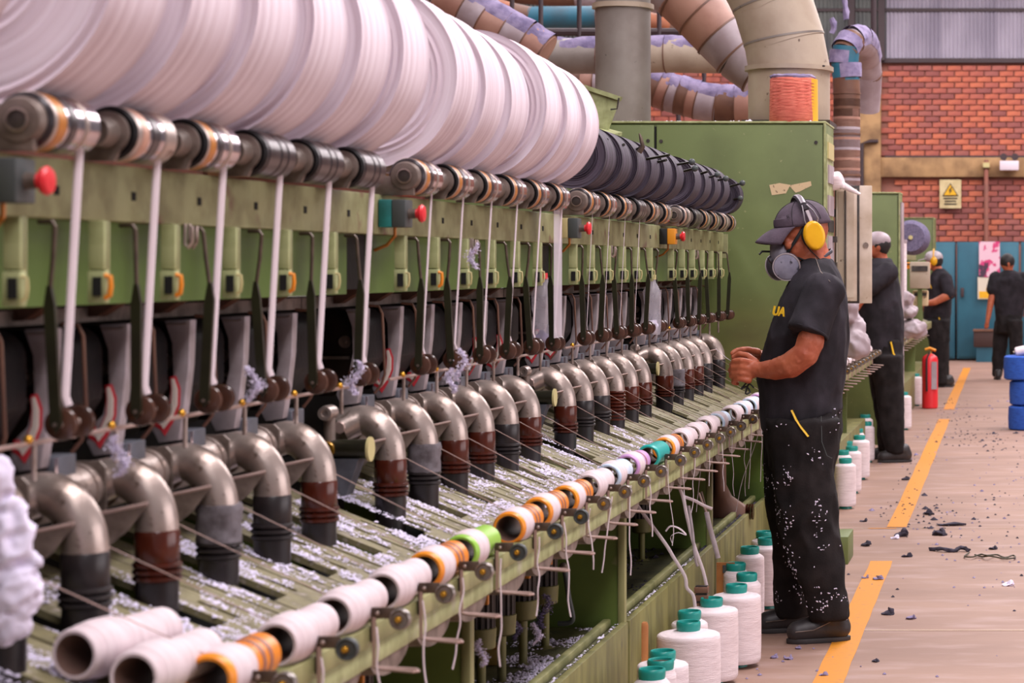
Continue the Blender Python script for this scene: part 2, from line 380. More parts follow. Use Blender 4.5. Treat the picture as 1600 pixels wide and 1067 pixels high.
t = thing('notice', 'small white and yellow warning notice taped below the pink poster', 'sign', P(1541,450,33.35))
MB().box(-.13,.13,-.006,0,-.17,.17).build('sheet', mat('notice_white', (216,208,190), .6), t)
MB().box(-.11,.11,-.01,-.006,-.155,-.05).build('print_block', ys, t); MB().prism([(-.01,-.03),(.11,-.03),(.05,.12)], -.01, -.006).build('triangle', ys, t)
MB().prism([(.03,-.015),(.07,-.015),(.05,.06)], -.013, -.01).build('triangle', blk, t)
t = thing('brown_crate', 'dark brown box standing behind the worker walking away', 'box', P(1546,528,32.9)-Vector((0,0,0)))
MB().box(-.24,.24,0,.3,-.14,.1).build('body', mat('crate_brown', (66,44,40), .7), t, bevel=.01); MB().box(-.25,.25,-.01,.31,.1,.13).build('lid', M['duct_brown'], t)
MB().box(-.2,.2,.02,.28,-(EYE-(528-VY)*32.9/F),-.14).build('stand', M['locker'], t)
# ================================================================ THE SPINNING MACHINE
S = [3.01+1.872*k for k in range(5)]; S.insert(0, 1.138)          # S[1]..S[4] the stretches in view, S[0] mostly behind the frame
PX = -1.44
SEC = {0:'before the nearest red stop button', 1:'along from the nearest red stop button', 2:'along from the teal-sided stop box',
       3:'along from the cream-sided stop box', 4:'along from the orange-sided stop box'}
mach = thing('spinning_machine', 'long green textile spinning machine frame running from the camera to the green cabinet', 'machine', (0,0,0))
ENDY = S[5]+.0
for k in range(0, 5):
    y0 = S[k]-.06; y1 = (S[k+1]-.066)
    b = MB().box(-1.52, PX, y0, y1, 1.521, 1.611).build('beam', M['beam'], mach, bevel=.004)
    if k:
        sm = MB()
        for i in range(6): sm.box(PX-.001, PX+.0015, y0+.28+.28*i, y0+.296+.28*i, 1.556, 1.57)
        sm.build('slot_marks', M['void'], b)['kind'] = 'stuff'
    MB().box(-1.475, -1.462, y0+.02, y1-.12, 1.390, 1.521).build('back_panel', M['green_panel'], mach)
    MB().box(-1.49, -1.465, y1-.13, y1+.02, 1.40, 1.519).build('dark_gap_plate', M['black'], mach)
    # hidden mass behind the beam, roller bed
    MB().box(-1.75, -1.52, y0, y1, 1.53, 1.60).build('roller_bed', M['black'], mach)
    MB().box(-1.80, -1.60, y0, y1, 1.355, 1.38).build('housing_rail', M['castgrey'], mach)
    # end panel: dark face with a lighter rolled front edge
    yp = S[k+1]-.02
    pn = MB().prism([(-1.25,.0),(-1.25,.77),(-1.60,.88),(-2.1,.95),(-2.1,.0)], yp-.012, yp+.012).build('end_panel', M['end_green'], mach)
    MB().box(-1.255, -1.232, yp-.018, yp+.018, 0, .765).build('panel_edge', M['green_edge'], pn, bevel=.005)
    # deck and plinth
    MB().box(-2.2, -1.262, y0+.05, y1+.03, .30, .335).build('deck', M['deck'], mach)
    MB().box(-1.30, -1.275, y0+.05, y1+.03, .335, .362).build('deck_lip', M['green_edge'], mach, bevel=.005)
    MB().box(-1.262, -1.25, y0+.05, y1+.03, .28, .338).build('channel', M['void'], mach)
    MB().box(-1.245, -1.222, y0+.055, y1+.03, .0, .352).build('plinth_panel', M['plinth'], mach, bevel=.003)
    # rail in two steps, with scalloped under-lobes
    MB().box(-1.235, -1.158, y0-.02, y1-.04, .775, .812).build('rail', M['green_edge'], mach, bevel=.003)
    MB().box(-1.235, -1.165, y0-.02, y1-.04, .735, .773).build('rail_lower', M['green_pale'], mach, bevel=.003)
    lob = MB()
    for i in range(6):
        yc = y0+.16+.3*i; n = 10
        lob.prism([(yc-.125,.736)]+[(yc-.125+.25*j/n, .736-.035*math.sin(PI*j/n)**.6) for j in range(1, n)]+[(yc+.125,.736)], -1.22, -1.168, 'x')
    for ch in [lob.build('under_lobe', M['castgrey'], mach)]: ch['kind'] = 'stuff'
core = MB().box(-2.3, -2.12, .9, ENDY, .3, 1.62).build('core_backdrop', M['void'], mach)  # near-black backing sheets put the shade of the machine's inside into colour
MB().box(-2.12, -1.74, .9, ENDY, .96, 1.0).build('shelf_backdrop', M['void'], mach)
MB().box(-1.85, -1.78, .9, ENDY, 1.0, 1.36).build('inner_backdrop', M['void'], mach)
MB().box(PX-.05, PX+.012, S[5]-.02, S[5]+.0, 1.49, 1.605).build('beam_end_cap', M['beam'], mach)
# slats of the sloping table
def sz(x): return .800+.40*(-1.19-x)
def slat_mesh(wd, x0=-1.235, x1=-1.66, slot=None, wide=False):
    mb = MB(); th = .012
    def piece(a, b, ya, yb):
        mb.add([(a,ya,sz(a)),(b,ya,sz(b)),(b,yb,sz(b)),(a,yb,sz(a)),(a,ya,sz(a)-th),(b,ya,sz(b)-th),(b,yb,sz(b)-th),(a,yb,sz(a)-th)],
               [(0,3,2,1),(4,5,6,7),(0,1,5,4),(1,2,6,5),(2,3,7,6),(3,0,4,7)])
    if slot:
        a, b, h = slot; ex = .066 if wide else 0
        piece(x0, a, -ex, wd); piece(a, b, 0, wd/2-h); piece(a, b, wd/2+h, wd); piece(b, x1, 0, wd)
    else: piece(x0, x1, 0, wd)
    return mb.mesh('slat', M['slat'], smooth=False)
sl_w = slat_mesh(.098, slot=(-1.33,-1.40,.008), wide=True); sl_n = slat_mesh(.055); sl_m = slat_mesh(.056, slot=(-1.36,-1.44,.006))
for k in range(0, 5):
    for i in range(6):
        y = S[k]+.02+.3*i
        for me, dy in ((sl_w, 0), (sl_n, .106), (sl_m, .169)):
            put(me, 'slat', mach, (R.uniform(-.004,.004), y+dy, R.uniform(-.001,.001)))
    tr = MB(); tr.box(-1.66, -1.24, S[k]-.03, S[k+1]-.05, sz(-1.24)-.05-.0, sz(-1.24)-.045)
    tr.build('tray_backdrop', M['void'], mach)  # near-black sheet puts shade into the gaps between the slats
# lint on slats and deck: countless tiny flakes
def lintfield(name, n, fy, fx, fz, parent, m, size=(.0015,.005), dens=None):
    mb = MB(); k = 0; tries = 0
    while k < n and tries < n*12:
        tries += 1
        y = R.uniform(*fy); x = R.uniform(*fx)
        if dens and R.random() > dens(x, y): continue
        s = R.uniform(*size)*(1 if R.random() < .9 else 2.2); z = fz(x, y)
        a = R.uniform(0, PI); ca, sa = math.cos(a)*s, math.sin(a)*s
        mb.add([(x+ca,y+sa*1.6,z),(x-sa,y+ca,z),(x-ca,y-sa*1.6,z),(x+sa,y-ca,z),(x,y,z+s*.7)], [(0,1,4),(1,2,4),(2,3,4),(3,0,4)]); k += 1
    o = mb.build(name, m, parent, smooth=False); o['kind'] = 'stuff'; return o
def slat_dens(x, y):
    d = noise.noise(Vector((x*5, y*14, 3)))*1.1+noise.noise(Vector((x*24, y*40, 9)))*1.0
    base = .14 if y < 6.3 else (.0 if y < 7 else -.15)
    for k in range(5):
        ph = (y-S[k]-.02)
        if 0 <= ph < 1.8:
            q = ph % .3
            if (.098 < q < .106) or .161 < q < .169 or (q > .225 and x < -1.33): return 0
    return max(0, min(1, base+d*1.1))
lintfield('slat_lint', 30000, (2.5, 7.6), (-1.56, -1.24), lambda x, y: sz(x)+.001, mach, M['lint'], (.0008,.0030), slat_dens)
def deck_dens(x, y): return max(0, noise.noise(Vector((x*5, y*4, 1)))*2.4+.05)
lintfield('deck_lint', 4200, (4.9, 6.7), (-1.75, -1.31), lambda x, y: .337, mach, M['lint'], (.002,.005), deck_dens)
lintfield('deck_lint', 900, (6.9, 10.3), (-1.75, -1.31), lambda x, y: .337, mach, M['lint_dark'], (.003,.008), deck_dens)
lintfield('channel_lint', 260, (4.9, 8.4), (-1.262, -1.25), lambda x, y: .345, mach, M['lint'], (.002,.004), lambda x, y: max(0, .4+noise.noise(Vector((0,y*5,0)))))
lintfield('channel_lint', 300, (8.4, 10.2), (-1.262, -1.25), lambda x, y: .345, mach, M['lint_dark'], (.002,.005))

# ---------------------------------------------------------------- drive rollers
RX, RZ = -1.387, 1.652
def roller(style, big):
    t = thing('drive_roller', '', 'roller')
    segs = {'o': [(.0,.012,'steel'),(.012,.028,'orange_band'),(.04,.012,'chrome'),(.052,.022,'dsteel'),(.074,.028,'chrome'),(.102,.012,'steel'),(.114,.04,'chrome')],  # dark sleeves between chrome ones paint a dark reflection onto the bright rollers
            'g': [(.0,.02,'steel'),(.02,.026,'copper'),(.046,.012,'chrome'),(.058,.03,'dsteel'),(.088,.022,'chrome'),(.11,.044,'steel')],
            'd': [(.0,.014,'darkband'),(.014,.056,'dsteel'),(.070,.008,'darkband'),(.078,.03,'dsteel'),(.108,.006,'darkband'),(.114,.04,'dsteel')]}[style]
    for a, l, mm in segs:
        r = .042 if mm not in ('chrome','darkband') else .0405
        MB().lathe([(a,r-.003),(a+.002,r),(a+l-.002,r),(a+l,r-.003)], (0,.012,0), (0,1,0), 40).build('sleeve', M[mm], t)
    if big:     # cast bearing block with a recessed bearing eye
        b = MB(); b.lathe([(-.012,.031),(.0,.034),(.008,.034)], (0,0,0), (0,1,0), 32); b.box(-.075,.02,-.008,.006,-.043,.0)
        bb = b.build('bearing_block', M['castgrey'], t, bevel=.002)
        MB().lathe([(-.0125,.017),(-.016,.0165),(-.0165,.014),(-.011,.013),(-.011,.0)], (0,0,0), (0,1,0), 28, cap=False).build('bearing_ring', M['steel'], bb)
        MB().lathe([(-.0121,.0155),(-.0135,.013)], (0,0,0), (0,1,0), 24).build('bearing_cap', M['motor'], bb)
        MB().lathe([(.006,.036),(.012,.041)], (0,0,0), (0,1,0), 32).build('flange', M['darkband'], t)
    else:
        b = MB(); b.lathe([(-.05,.022),(-.006,.024),(-.004,.033),(.004,.033)], (0,0,0), (0,1,0), 28); b.prism([(-.034,-.043),(.012,-.043),(.03,-.005),(0,.01),(-.034,0)], -.006, .004)
        b.build('bearing_block', M['castgrey'], t)
        MB().lathe([(.004,.0385),(.012,.042)], (0,0,0), (0,1,0), 32).build('flange', M['black'], t)
    MB().lathe([(.166,.03),(.186,.03)], (0,0,0), (0,1,0), 24).build('neck', M['motor'], t)
    return t
proto = {}
STY = {1:'ogoddd', 2:'oooooo', 3:'ooodoo', 4:'gdoogo'}
SN = {'o':'chrome and orange-banded drive roller','g':'plain bright drive roller','d':'dark grooved drive roller'}
for k in range(1, 5):
    for i in range(6):
        st = STY[k][i]; big = i == 0; lb = f"{SN[st]}, {ORD[i]} {SEC[k]}"
        loc = (RX, S[k]+.283*i, RZ)
        if (st, big) not in proto:
            t = proto[(st, big)] = roller(st, big); t.location = loc; t['label'] = lb; t['group'] = 'drive rollers on top of the beam'
        else: dup(proto[(st, big)], loc, lb, group='drive rollers on top of the beam')
# ---------------------------------------------------------------- packages of roving lying on the rollers
def roll_mesh(r, ln, m, seed, ridges=26, core=.02):
    rr = random.Random(seed); prof = []
    for q in range(ridges+1):
        x = core+(r-core)*q/ridges; prof.append((.006*abs(math.sin(q*1.7+seed))*(1 if q < ridges else 0)+.012*(1-q/ridges), x))
    out = []
    for q in range(9): out.append((ln*(q+.5)/9, r*(1-.004*rr.random()-.022*abs((q-4)/4)**3)))
    back = [(ln-.012*(1-q/8)-.001, core+(r-core)*q/8) for q in range(8, -1, -1)]
    return MB().lathe([(prof[0][0]-.0, .001)]+prof+out+back, (0,0,0), (0,1,0), 72, cap=True, wob=lambda k, t: 1+.004*math.sin(3*t+k)+.002*math.sin(7*t+seed)).mesh('roving', m, ang=60)
def place_roll(y0, r, ln, m, label, seed, group):
    dx = -.078 if r > .15 else -.023
    if r > .2: dx = -.108
    cx = RX+dx; cz = RZ+math.sqrt(max(1e-6, (r+.0425)**2-dx*dx))
    t = thing('roving_package', label, 'yarn package', (cx, y0, cz), group)
    put(roll_mesh(r, ln, m, seed), 'winding', t)
    MB().lathe([(-.006,.016),(-.006,.022),(ln+.006,.022),(ln+.006,.016)], (0,0,0), (0,1,0), 20).build('core_tube', M['boxgrey'] if m == M['blackroll'] else M['cream'], t)
    return t
for i in range(6):
    place_roll(S[1]+.045+.283*i, .222, .19, M['roll'], f"huge white roving package, {ORD[i]} {SEC[1]}", i, 'huge white packages')
    place_roll(S[2]+.045+.283*i, .212-.0045*i, .185, M['roll'], f"large white roving package, {ORD[i]} {SEC[2]}", 10+i, 'large white packages')
    place_roll(S[3]+.04+.283*i, .105-.001*i, .175, M['blackroll'], f"black roving package, {ORD[i]} {SEC[3]}", 20+i, 'black packages')
for i in range(4):
    place_roll(S[4]+.05+.283*i, .0985, .175, M['blackroll'], f"black roving package, {ORD[i]} {SEC[4]}", 30+i, 'black packages')
place_roll(S[4]+1.5, .088, .13, M['blackroll'], 'small black package standing alone beside the green cabinet', 40, 'black packages')
for i in range(2): place_roll(S[0]+.045+.283*(4+i), .222, .19, M['roll'], f"huge white roving package, {ORD[i]} of two before the nearest stop button", 50+i, 'huge white packages')
# levers with ball ends lying over the black packages
LV = [((930,223),(949,218),6.95,0),((958,231),(975,226),7.2,0),((982,240),(1003,229),7.45,2),((1008,249),(1046,242),7.6,0),((1028,253),(1041,250),7.8,0),
      ((1048,259),(1081,253),8.3,1),((1066,268),(1086,263),8.45,1),((1096,271),(1106,268),8.9,0),((1112,276),(1121,273),9.1,1),((1124,281),(1134,279),9.35,1),((1141,291),(1160,286),9.75,1),((1143,312),(1157,310),10.15,1)]
for n, (a, b, Y, kd) in enumerate(LV):
    pa = P(*a, Y); pb = P(*b, Y-.05); ax = pa+Vector((-.10, .03, -.02))
    t = thing('guide_lever', f"{['bare','ball-ended','hook-ended'][kd]} steel lever over the black packages, {ORD[n]} from the white packages", 'lever', ax, 'levers over the black packages')
    MB().tube([Vector((0,0,0)), pa-ax, pb-ax], .0048, 8).build('rod', M['arm'], t)
    if kd == 1: MB().ell(pb-ax, (.013,)*3).build('ball_knob', M['boxgrey'], t)
    if kd == 2: MB().tube([pb-ax+Vector((-.01,0,-.02)), pb-ax+Vector((.003,0,.0)), pb-ax+Vector((-.004,0,.03)), pb-ax+Vector((-.009,0,.045))], [.01,.008,.006,.002], 8).build('hook', M['plate'], t)
# white plastic collar bits near the far packages
# ---------------------------------------------------------------- stop boxes
def stop_box(y, c1, c2, label, px_z=1.562):
    t = thing('stop_box', label, 'switch', (PX, y-.005, px_z+.006), 'emergency stop boxes on the beam')
    MB().box(.001,.031,-.03,.03,-.031,.031).build('housing', M[c1], t, bevel=.003)
    MB().box(.031,.062,-.03,.03,-.031,.031).build('cover', M[c2], t, bevel=.003)
    MB().cyl((.062,0,0),(.078,0,0),.012,.011,20).build('collar', M['castgrey'], t)
    MB().lathe([(.070,.010),(.082,.011),(.085,.018),(.091,.0205),(.096,.017),(.098,.004)], (0,0,0), (1,0,0), 28).build('push_button', M['red'], t)
    MB().tube([(.03,0,-.030),(.03,.0,-.05),(.01,.01,-.07),(-.02,.015,-.082)], .004).build('cable', M['orange_band'], t)
    return t
stop_box(S[1], 'castgrey', 'boxgrey', 'nearest stop box with big blurred red mushroom button')
stop_box(S[2], 'teal', 'boxgrey', 'teal-sided stop box with red mushroom button')
stop_box(S[3], 'cream', 'boxgrey', 'cream-sided stop box with red mushroom button')
stop_box(S[4], 'boxblack', 'boxorange', 'orange-sided black stop box with red mushroom button')
# ---------------------------------------------------------------- sensor bars hanging below the beam
def sensor(style):
    t = thing('sensor_bar', '', 'sensor')
    MB().box(-.012,.012,-.012,.006,.045,.119).build('upper_plate', M['green_pale'], t, bevel=.0015)
    MB().box(-.012,.012,-.006,.01,-.001,.119).build('back_plate', M['green_edge'], t, bevel=.0015)
    MB().box(-.012,.014,-.016,.004,-.006,.043).build('lower_box', M['green_pale'], t, bevel=.002)
    MB().box(-.003,.010,-.019,-.016,.005,.034).build('dark_window', M['void'], t)
    MB().tube([(.013,-.012,.036),(.021,-.012,.034),(.022,-.012,.02),(.02,-.012,.006),(.013,-.012,.002)], .0025 if style else .004, 8).build('latch', M['orange'] if style == 0 else M['cream'], t)
    return t
sp = [sensor(0), sensor(1)]; used = [0, 0]
for k in range(1, 5):
    for i in range(6):
        st = 0 if (k, i) in ((1,1),(1,2),(2,1),(1,4)) else 1
        lb = f"pale green sensor bar with {['orange','cream'][st]} latch, {ORD[i]} {SEC[k]}"; loc = (-1.402, S[k]+.015+.275*i, 1.40)
        if not used[st]: sp[st].location = loc; sp[st]['label'] = lb; sp[st]['group'] = 'sensor bars under the beam'; used[st] = 1
        else: dup(sp[st], loc, lb, group='sensor bars under the beam')
# small clips under the beam
for k in range(1, 5):
    t = thing('clip_pair', f"small grey cable clip pair hanging under the beam {SEC[k]}", 'clip', (-1.40, S[k]+.62, 1.521), 'cable clips')
    for q in (0, .02): MB().tube([(0,q,0),(0,q,-.035),(.006,q,-.04),(.012,q,-.03),(.012,q,-.004)], .003).build('clip', M['steel'], t)
# ---------------------------------------------------------------- tension arms and yarn
def arm(lean):
    t = thing('tension_arm', '', 'arm')
    MB().tube([(-.03,.01,.292),(-.008,.005,.292),(-.002,0,.285),(-.001+lean*.3,0,.24),(lean*.8,0,.19)], .0035, 8).build('hook_rod', M['plate'], t)
    MB().prism([(lean*.8-.003,.20),(lean*.8+.003,.20),(lean*.75+.008,.17),(.008,.0),(0,-.012),(-.008,0),(lean*.75-.008,.17)], -.004, .004).build('blade', M['arm'], t)
    for q, yy in enumerate((.010, .068)):
        wv = MB().lathe([(0,.0),(0,.018),(.002,.023),(.006,.024),(.007,.017),(.010,.017),(.011,.024),(.013,.023),(.014,.0)], (0,yy,0), (0,1,0), 28, cap=False).build('pulley', M['brown_wheel'], t)
        MB().lathe([(-.003,.0),(-.003,.004),(0,.006)], (0,yy,0), (0,1,0), 12, cap=False).build('hub', M['steel'], wv)
    MB().cyl((0,-.006,0),(0,.085,0),.003,n=8).build('axle', M['steel'], t)
    return t
ap = {}
for k in range(1, 5):
    for i in range(6):
        ln = (.0, -.012, .008, -.006, -.016, .012)[(i*5+k) % 6]; loc = (-1.392, S[k]+.12+.283*i, 1.222)
        if k == 4 and i >= 4: loc = (-1.392, S[k]+.14+.29*i, 1.222)
        lb = f"olive tension arm ending in twin brown pulleys, {ORD[i]} {SEC[k]}"
        if ln not in ap: t = ap[ln] = arm(ln); t.location = loc; t['label'] = lb; t['group'] = 'tension arms'
        else: dup(ap[ln], loc, lb, group='tension arms')
yw = [MB().tube([(.022,.02,.395),(.0,.02,.015),(.004,.022,.0)], .0062, 8, flat=.5).mesh('yarn_strand', M['yarn']),
      MB().tube([(.022,.02,.395),(.0,.02,.015),(.004,.022,.0)], .0028, 8, flat=.7).mesh('yarn_strand', M['yarn']),
      MB().tube([(.022,.02,.395),(.003,.02,.015),(.004,.022,.0)], .0012, 6).mesh('yarn_strand', M['yarn'])]
for k in range(1, 4):
    for i in range(6):
        if k == 3 and i > 3: continue
        me = yw[0] if k == 1 else (yw[1] if k == 2 else yw[2])
        o = put(me, 'yarn_strand', None, (-1.388, S[k]+.12+.283*i, 1.248))
        tag(o, f"white yarn strand from roller to pulley, {ORD[i]} {SEC[k]}", 'yarn', 'vertical yarn strands')
# wide translucent sliver
M['veil'] = mat('thin_yarn_veil', (222,212,222), .9, alpha=.35)
o = MB().box(-.0005,.0005,0,.11,0,.38).build('yarn_veil', M['veil'], None, (-1.372, 6.35, 1.24)); tag(o, 'faint wide veil of moving yarn between beam and pulleys', 'yarn')
# ---------------------------------------------------------------- housings and chutes
M['decal_red'] = mat('decal_red', (216,58,70), .5); M['decal_cream'] = mat('decal_cream', (250,236,226), .5)
def housing(decal):
    t = thing('opening_unit', '', 'machine unit')
    # dark rounded housing (profile in x,z, extruded along y)
    pr = [(-.26,-.20),(-.26,.0),(-.10,.0)]
    for q in range(7): a = PI/2*(1-q/6); pr.append((-.035-.045+.045*math.cos(a)+.0, -.045+.045*math.sin(a)))
    pr += [(-.035,-.12),(-.06,-.16),(-.09,-.20)]
    h = MB().prism(pr, .03, .25).build('housing', M['black'], t, bevel=.003)
    MB().lathe([(0,.014),(-.006,.014),(-.006,.010),(-.002,.009),(-.002,.004),(-.008,.004),(-.008,0)], (-.062,.03,-.075), (0,1,0), 20, cap=False).build('knob', M['steel'], h)
    MB().box(-.13,-.05,.018,.03,-.115,-.108).build('ledge', M['castgrey'], h)
    # funnel-shaped chute plate
    c = [(-.052,.0),(-.005,.002),(-.008,-.08),(-.016,-.15),(-.026,-.215),(-.062,-.22),(-.074,-.195),(-.066,-.17),(-.046,-.15),(-.036,-.10),(-.038,-.04)]
    ch = MB().prism(c, .0, .03).build('chute', M['chute'], t, bevel=.002)
    MB().tube([(-.010,-.004,-.004),(-.02,-.004,-.006),(-.046,-.004,-.006)], .0018, 6).build('chute_rim', M['steel'], ch)
    if decal:
        def hook(r, w0):
            pts = [(-.038,-.110),(-.033,-.125),(-.034,-.15),(-.042,-.172),(-.054,-.19),(-.060,-.186),(-.061,-.176)]
            return MB().tube([(x, -.0006, z) for x, z in pts], [w0*.8,w0,w0,w0,w0,w0*.9,w0*.7], 8, flat=.15, up=(1,0,0))
        MB().tube([(x, -.001, z) for x, z in [(-.036,-.100),(-.031,-.122),(-.032,-.15),(-.041,-.174),(-.055,-.200),(-.062,-.188),(-.062,-.170)]], [.006,.009,.0095,.0095,.009,.008,.005], 10, flat=.12, up=(1,0,0)).build('decal_outline', M['decal_red'], ch)
        MB().tube([(x, -.0022, z) for x, z in [(-.036,-.104),(-.032,-.124),(-.033,-.15),(-.042,-.172),(-.055,-.190),(-.061,-.182),(-.061,-.175)]], [.003,.0055,.006,.006,.0055,.0045,.002], 10, flat=.12, up=(1,0,0)).build('decal_fill', M['decal_cream'], ch)
    MB().tube([(-.02,.06,.008),(.006,.06,.006),(.014,.06,-.012),(.016,.06,-.06),(.020,.06,-.15),(.012,.06,-.175),(-.004,.06,-.195)], .003, 8).build('side_pipe', M['duct_brown'], t)
    MB().box(-.056,-.018,.03,.11,-.265,-.20).build('tray', M['zinc'], t, bevel=.003)
    MB().tube([(-.01,.02,-.20),(-.01,.02,-.262)], .003, 8).build('pin', M['chrome'], t)
    MB().prism([(-.16,.03),(-.05,.055),(-.03,.05),(-.09,.012),(-.15,.01)], .08, .12).build('lever', M['duct_brown'], t)
    return t
hp = [housing(True), housing(False)]; used = [0, 0]
for k in range(1, 5):
    for i in range(6):
        st = 0 if (k == 1 and i < 4) or (k == 2 and i in (1, 2, 4, 5)) or (k == 3 and i in (0, 1)) else 1
        lb = f"black opening unit with zinc chute{', red-marked' if st == 0 else ''}, {ORD[i]} {SEC[k]}"; loc = (-1.495, S[k]+.08+.275*i, 1.352)
        if not used[st]: hp[st].location = loc; hp[st]['label'] = lb; hp[st]['group'] = 'opening units'; used[st] = 1
        else: dup(hp[st], loc, lb, group='opening units')
# rods with brass knobs along the machine
for k in range(0, 5):
    t = thing('thread_rod', f"thin thread rod with brass knobs above the elbows {SEC[k]}", 'rod', (-1.425, S[k], 1.196), 'thread rods')
    MB().tube([(0,.0,0),(0,1.2,0),(0,1.74,0)], .0035, 8).build('rod', M['wire'], t)
    for i in range(6):
        MB().ell((.002,.1+.283*i,.006), (.007,.007,.007), n=10, m=7).build('knob', M['brass'], t)
        MB().tube([(-.004,.13+.283*i,0),(-.004,.13+.283*i,-.055)], .004, 8).build('post', M['steel'], t)
# ---------------------------------------------------------------- suction elbows
EP = [(-.108,-.02,-.056),(-.090,-.01,-.045),(-.066,0,-.037),(-.040,0,-.043),(-.017,0,-.065),(-.003,0,-.098),(0,0,-.132)]
def bez(pts, n=3):
    out = []
    P0 = [Vector(p) for p in pts]
    for i in range(len(P0)-1):
        a = P0[max(i-1,0)]; b = P0[i]; c = P0[i+1]; d = P0[min(i+2, len(P0)-1)]
        for q in range(n):
            t = q/n; out.append(.5*((2*b)+(c-a)*t+(2*a-5*b+4*c-d)*t*t+(3*b-a-3*c+d)*t**3))
    out.append(P0[-1]); return out
EPS = bez(EP)
def elbow(style, first):
    t = thing('suction_elbow', '', 'pipe')
    MB().tube(EPS, [.034+.0*q for q in range(len(EPS))], 24, up=(0,1,0)).build('elbow', M['steel'], t)
    if not first:
        MB().tube([(-.108,-.25,-.052),(-.108,-.01,-.052)], .041, 24).build('trunk', M['steel'], t)
        MB().tube([(-.108,-.075,-.052),(-.108,-.060,-.052)], .0435, 24).build('trunk_ring', M['steel'], t)
    fl_ = MB().prism([(-.155,-.105),(-.155,-.017),(-.145,-.007),(-.075,-.007),(-.065,-.017),(-.065,-.105)], -.050, -.042)
    if not first: fl_.build('flange', M['castgrey'], t)
    else: MB().lathe([(-.004,.0),(-.004,.012),(0,.014),(.0,.0)], (-.098,-.056,-.05), (0,1,0), 16, cap=False).build('plug', M['wire'], t)
    if style == 'corr':
        pr = []
        for q in range(9): pr += [(-.122-.012*q, .031), (-.126-.012*q, .037), (-.131-.012*q, .037)]
        MB().lathe([(-d, r) for d, r in pr], (0,0,0), (0,0,-1), 24).build('cuff', M['cuff'], t)
    else:
        m = {'brown':'cuff','dark':'cuff_dark','tape':'cuff_grey'}[style]
        c = MB().lathe([(.123,.033),(.127,.0355),(.180,.0355),(.184,.033)], (0,0,0), (0,0,-1), 24).build('cuff', M[m], t)
        MB().lathe([(.176,.034),(.179,.0395),(.184,.0395),(.187,.0345),(.190,.0395),(.195,.0395),(.198,.0345),(.201,.039),(.206,.039),(.209,.034)], (0,0,0), (0,0,-1), 24).build('cuff_ribs', M['cuff_dark' if style != 'brown' else 'cuff'], c)
    MB().lathe([(.200,.0345),(.275,.0335),(.30,.0335)], (0,0,0), (0,0,-1), 24).build('lower_sleeve', M['cuff_dark'], t)
    if style == 'tape':
        tp = MB().lathe([(.112+.009*q, .0375+.0015*(q % 2)) for q in range(9)], (0,0,0), (0,0,-1), 20); tp.disp(.004, 60, 2); tp.build('tape_wrap', M['cuff_grey'], t)
    # guard plate between neighbours
    g = MB().add([(-.088,-.07,-.097),(.002,-.045,-.079),(-.03,-.040,-.120),(-.082,-.055,-.165),(-.088,-.073,-.097),(.002,-.048,-.079),(-.03,-.043,-.120),(-.082,-.058,-.165)],
        [(0,1,2,3),(7,6,5,4),(0,4,5,1),(1,5,6,2),(2,6,7,3),(3,7,4,0)]).build('guard_plate', M['castgrey'], t)
    MB().tube([(-.090,-.073,-.095),(.004,-.048,-.076)], .0032, 8).build('plate_lip', M['wire'], g)
    return t
ES = {0:'bbbbbb', 1:'ddbtdb', 2:'btbbdb', 3:'bddcbb', 4:'btbbdd'}
EN = {'b':('brown','glossy brown cuff'),'d':('dark','black cuff'),'t':('tape','grey taped cuff'),'c':('corr','ribbed brown bellows cuff')}
ep = {}
for k in range(0, 5):
    for i in range(6):
        if k == 0 and i < 5: continue
        st = ES[k][i]; first = i == 0; loc = (-1.43, S[k]+.03+.275*i, 1.140)
        if k == 4 and i == 5: loc = (-1.43, S[k]+.03+.275*5.5, 1.140)
        lb = f"steel suction elbow with {EN[st][1]}, {ORD[i]} {SEC[k]}"
        if (st, first) not in ep: t = ep[(st, first)] = elbow(EN[st][0], first); t.location = loc; t['label'] = lb; t['group'] = 'suction elbows'
        else: dup(ep[(st, first)], loc, lb, group='suction elbows')
# shared return duct stubs and the valve in the gap between stretches
for k in range(1, 4):
    yv = S[k+1]-.12
    t = thing('cleaning_valve', f"dark valve pipe with brass-rimmed end between elbow groups just before the {['','teal-sided','cream-sided','orange-sided'][k]} stop box", 'valve', (-1.52, yv, 1.05), 'valves between elbow groups')
    MB().cyl((-.035,0,0),(.09,0,0),.020,.022,20).build('pipe', M['arm'], t); MB().cyl((.086,0,0),(.092,0,0),.027,n=20).build('end_ring', M['cream'], t)
    MB().lathe([(-.02,0),(-.02,.007),(-.026,.009),(-.026,.017),(-.018,.019),(-.01,.016)], (0,0,0), (0,1,0), 20, cap=False).build('brass_eye', M['brass'], t)
    MB().cyl((.0,-.0,0),(.0,0,.07),.013,n=14).build('riser', M['castgrey'], t)
    MB().lathe([(-.03,0),(-.03,.006),(-.034,.008),(-.034,.015),(-.02,.017),(.01,.017)], (0,0,.08), (0,1,0), 20, cap=False).build('clamp_eye', M['steel'], t)
    MB().prism([(-.01,-.02),(.07,-.02),(.042,-.10),(.03,-.10)], -.02, .03).build('hopper', M['zinc'], t)
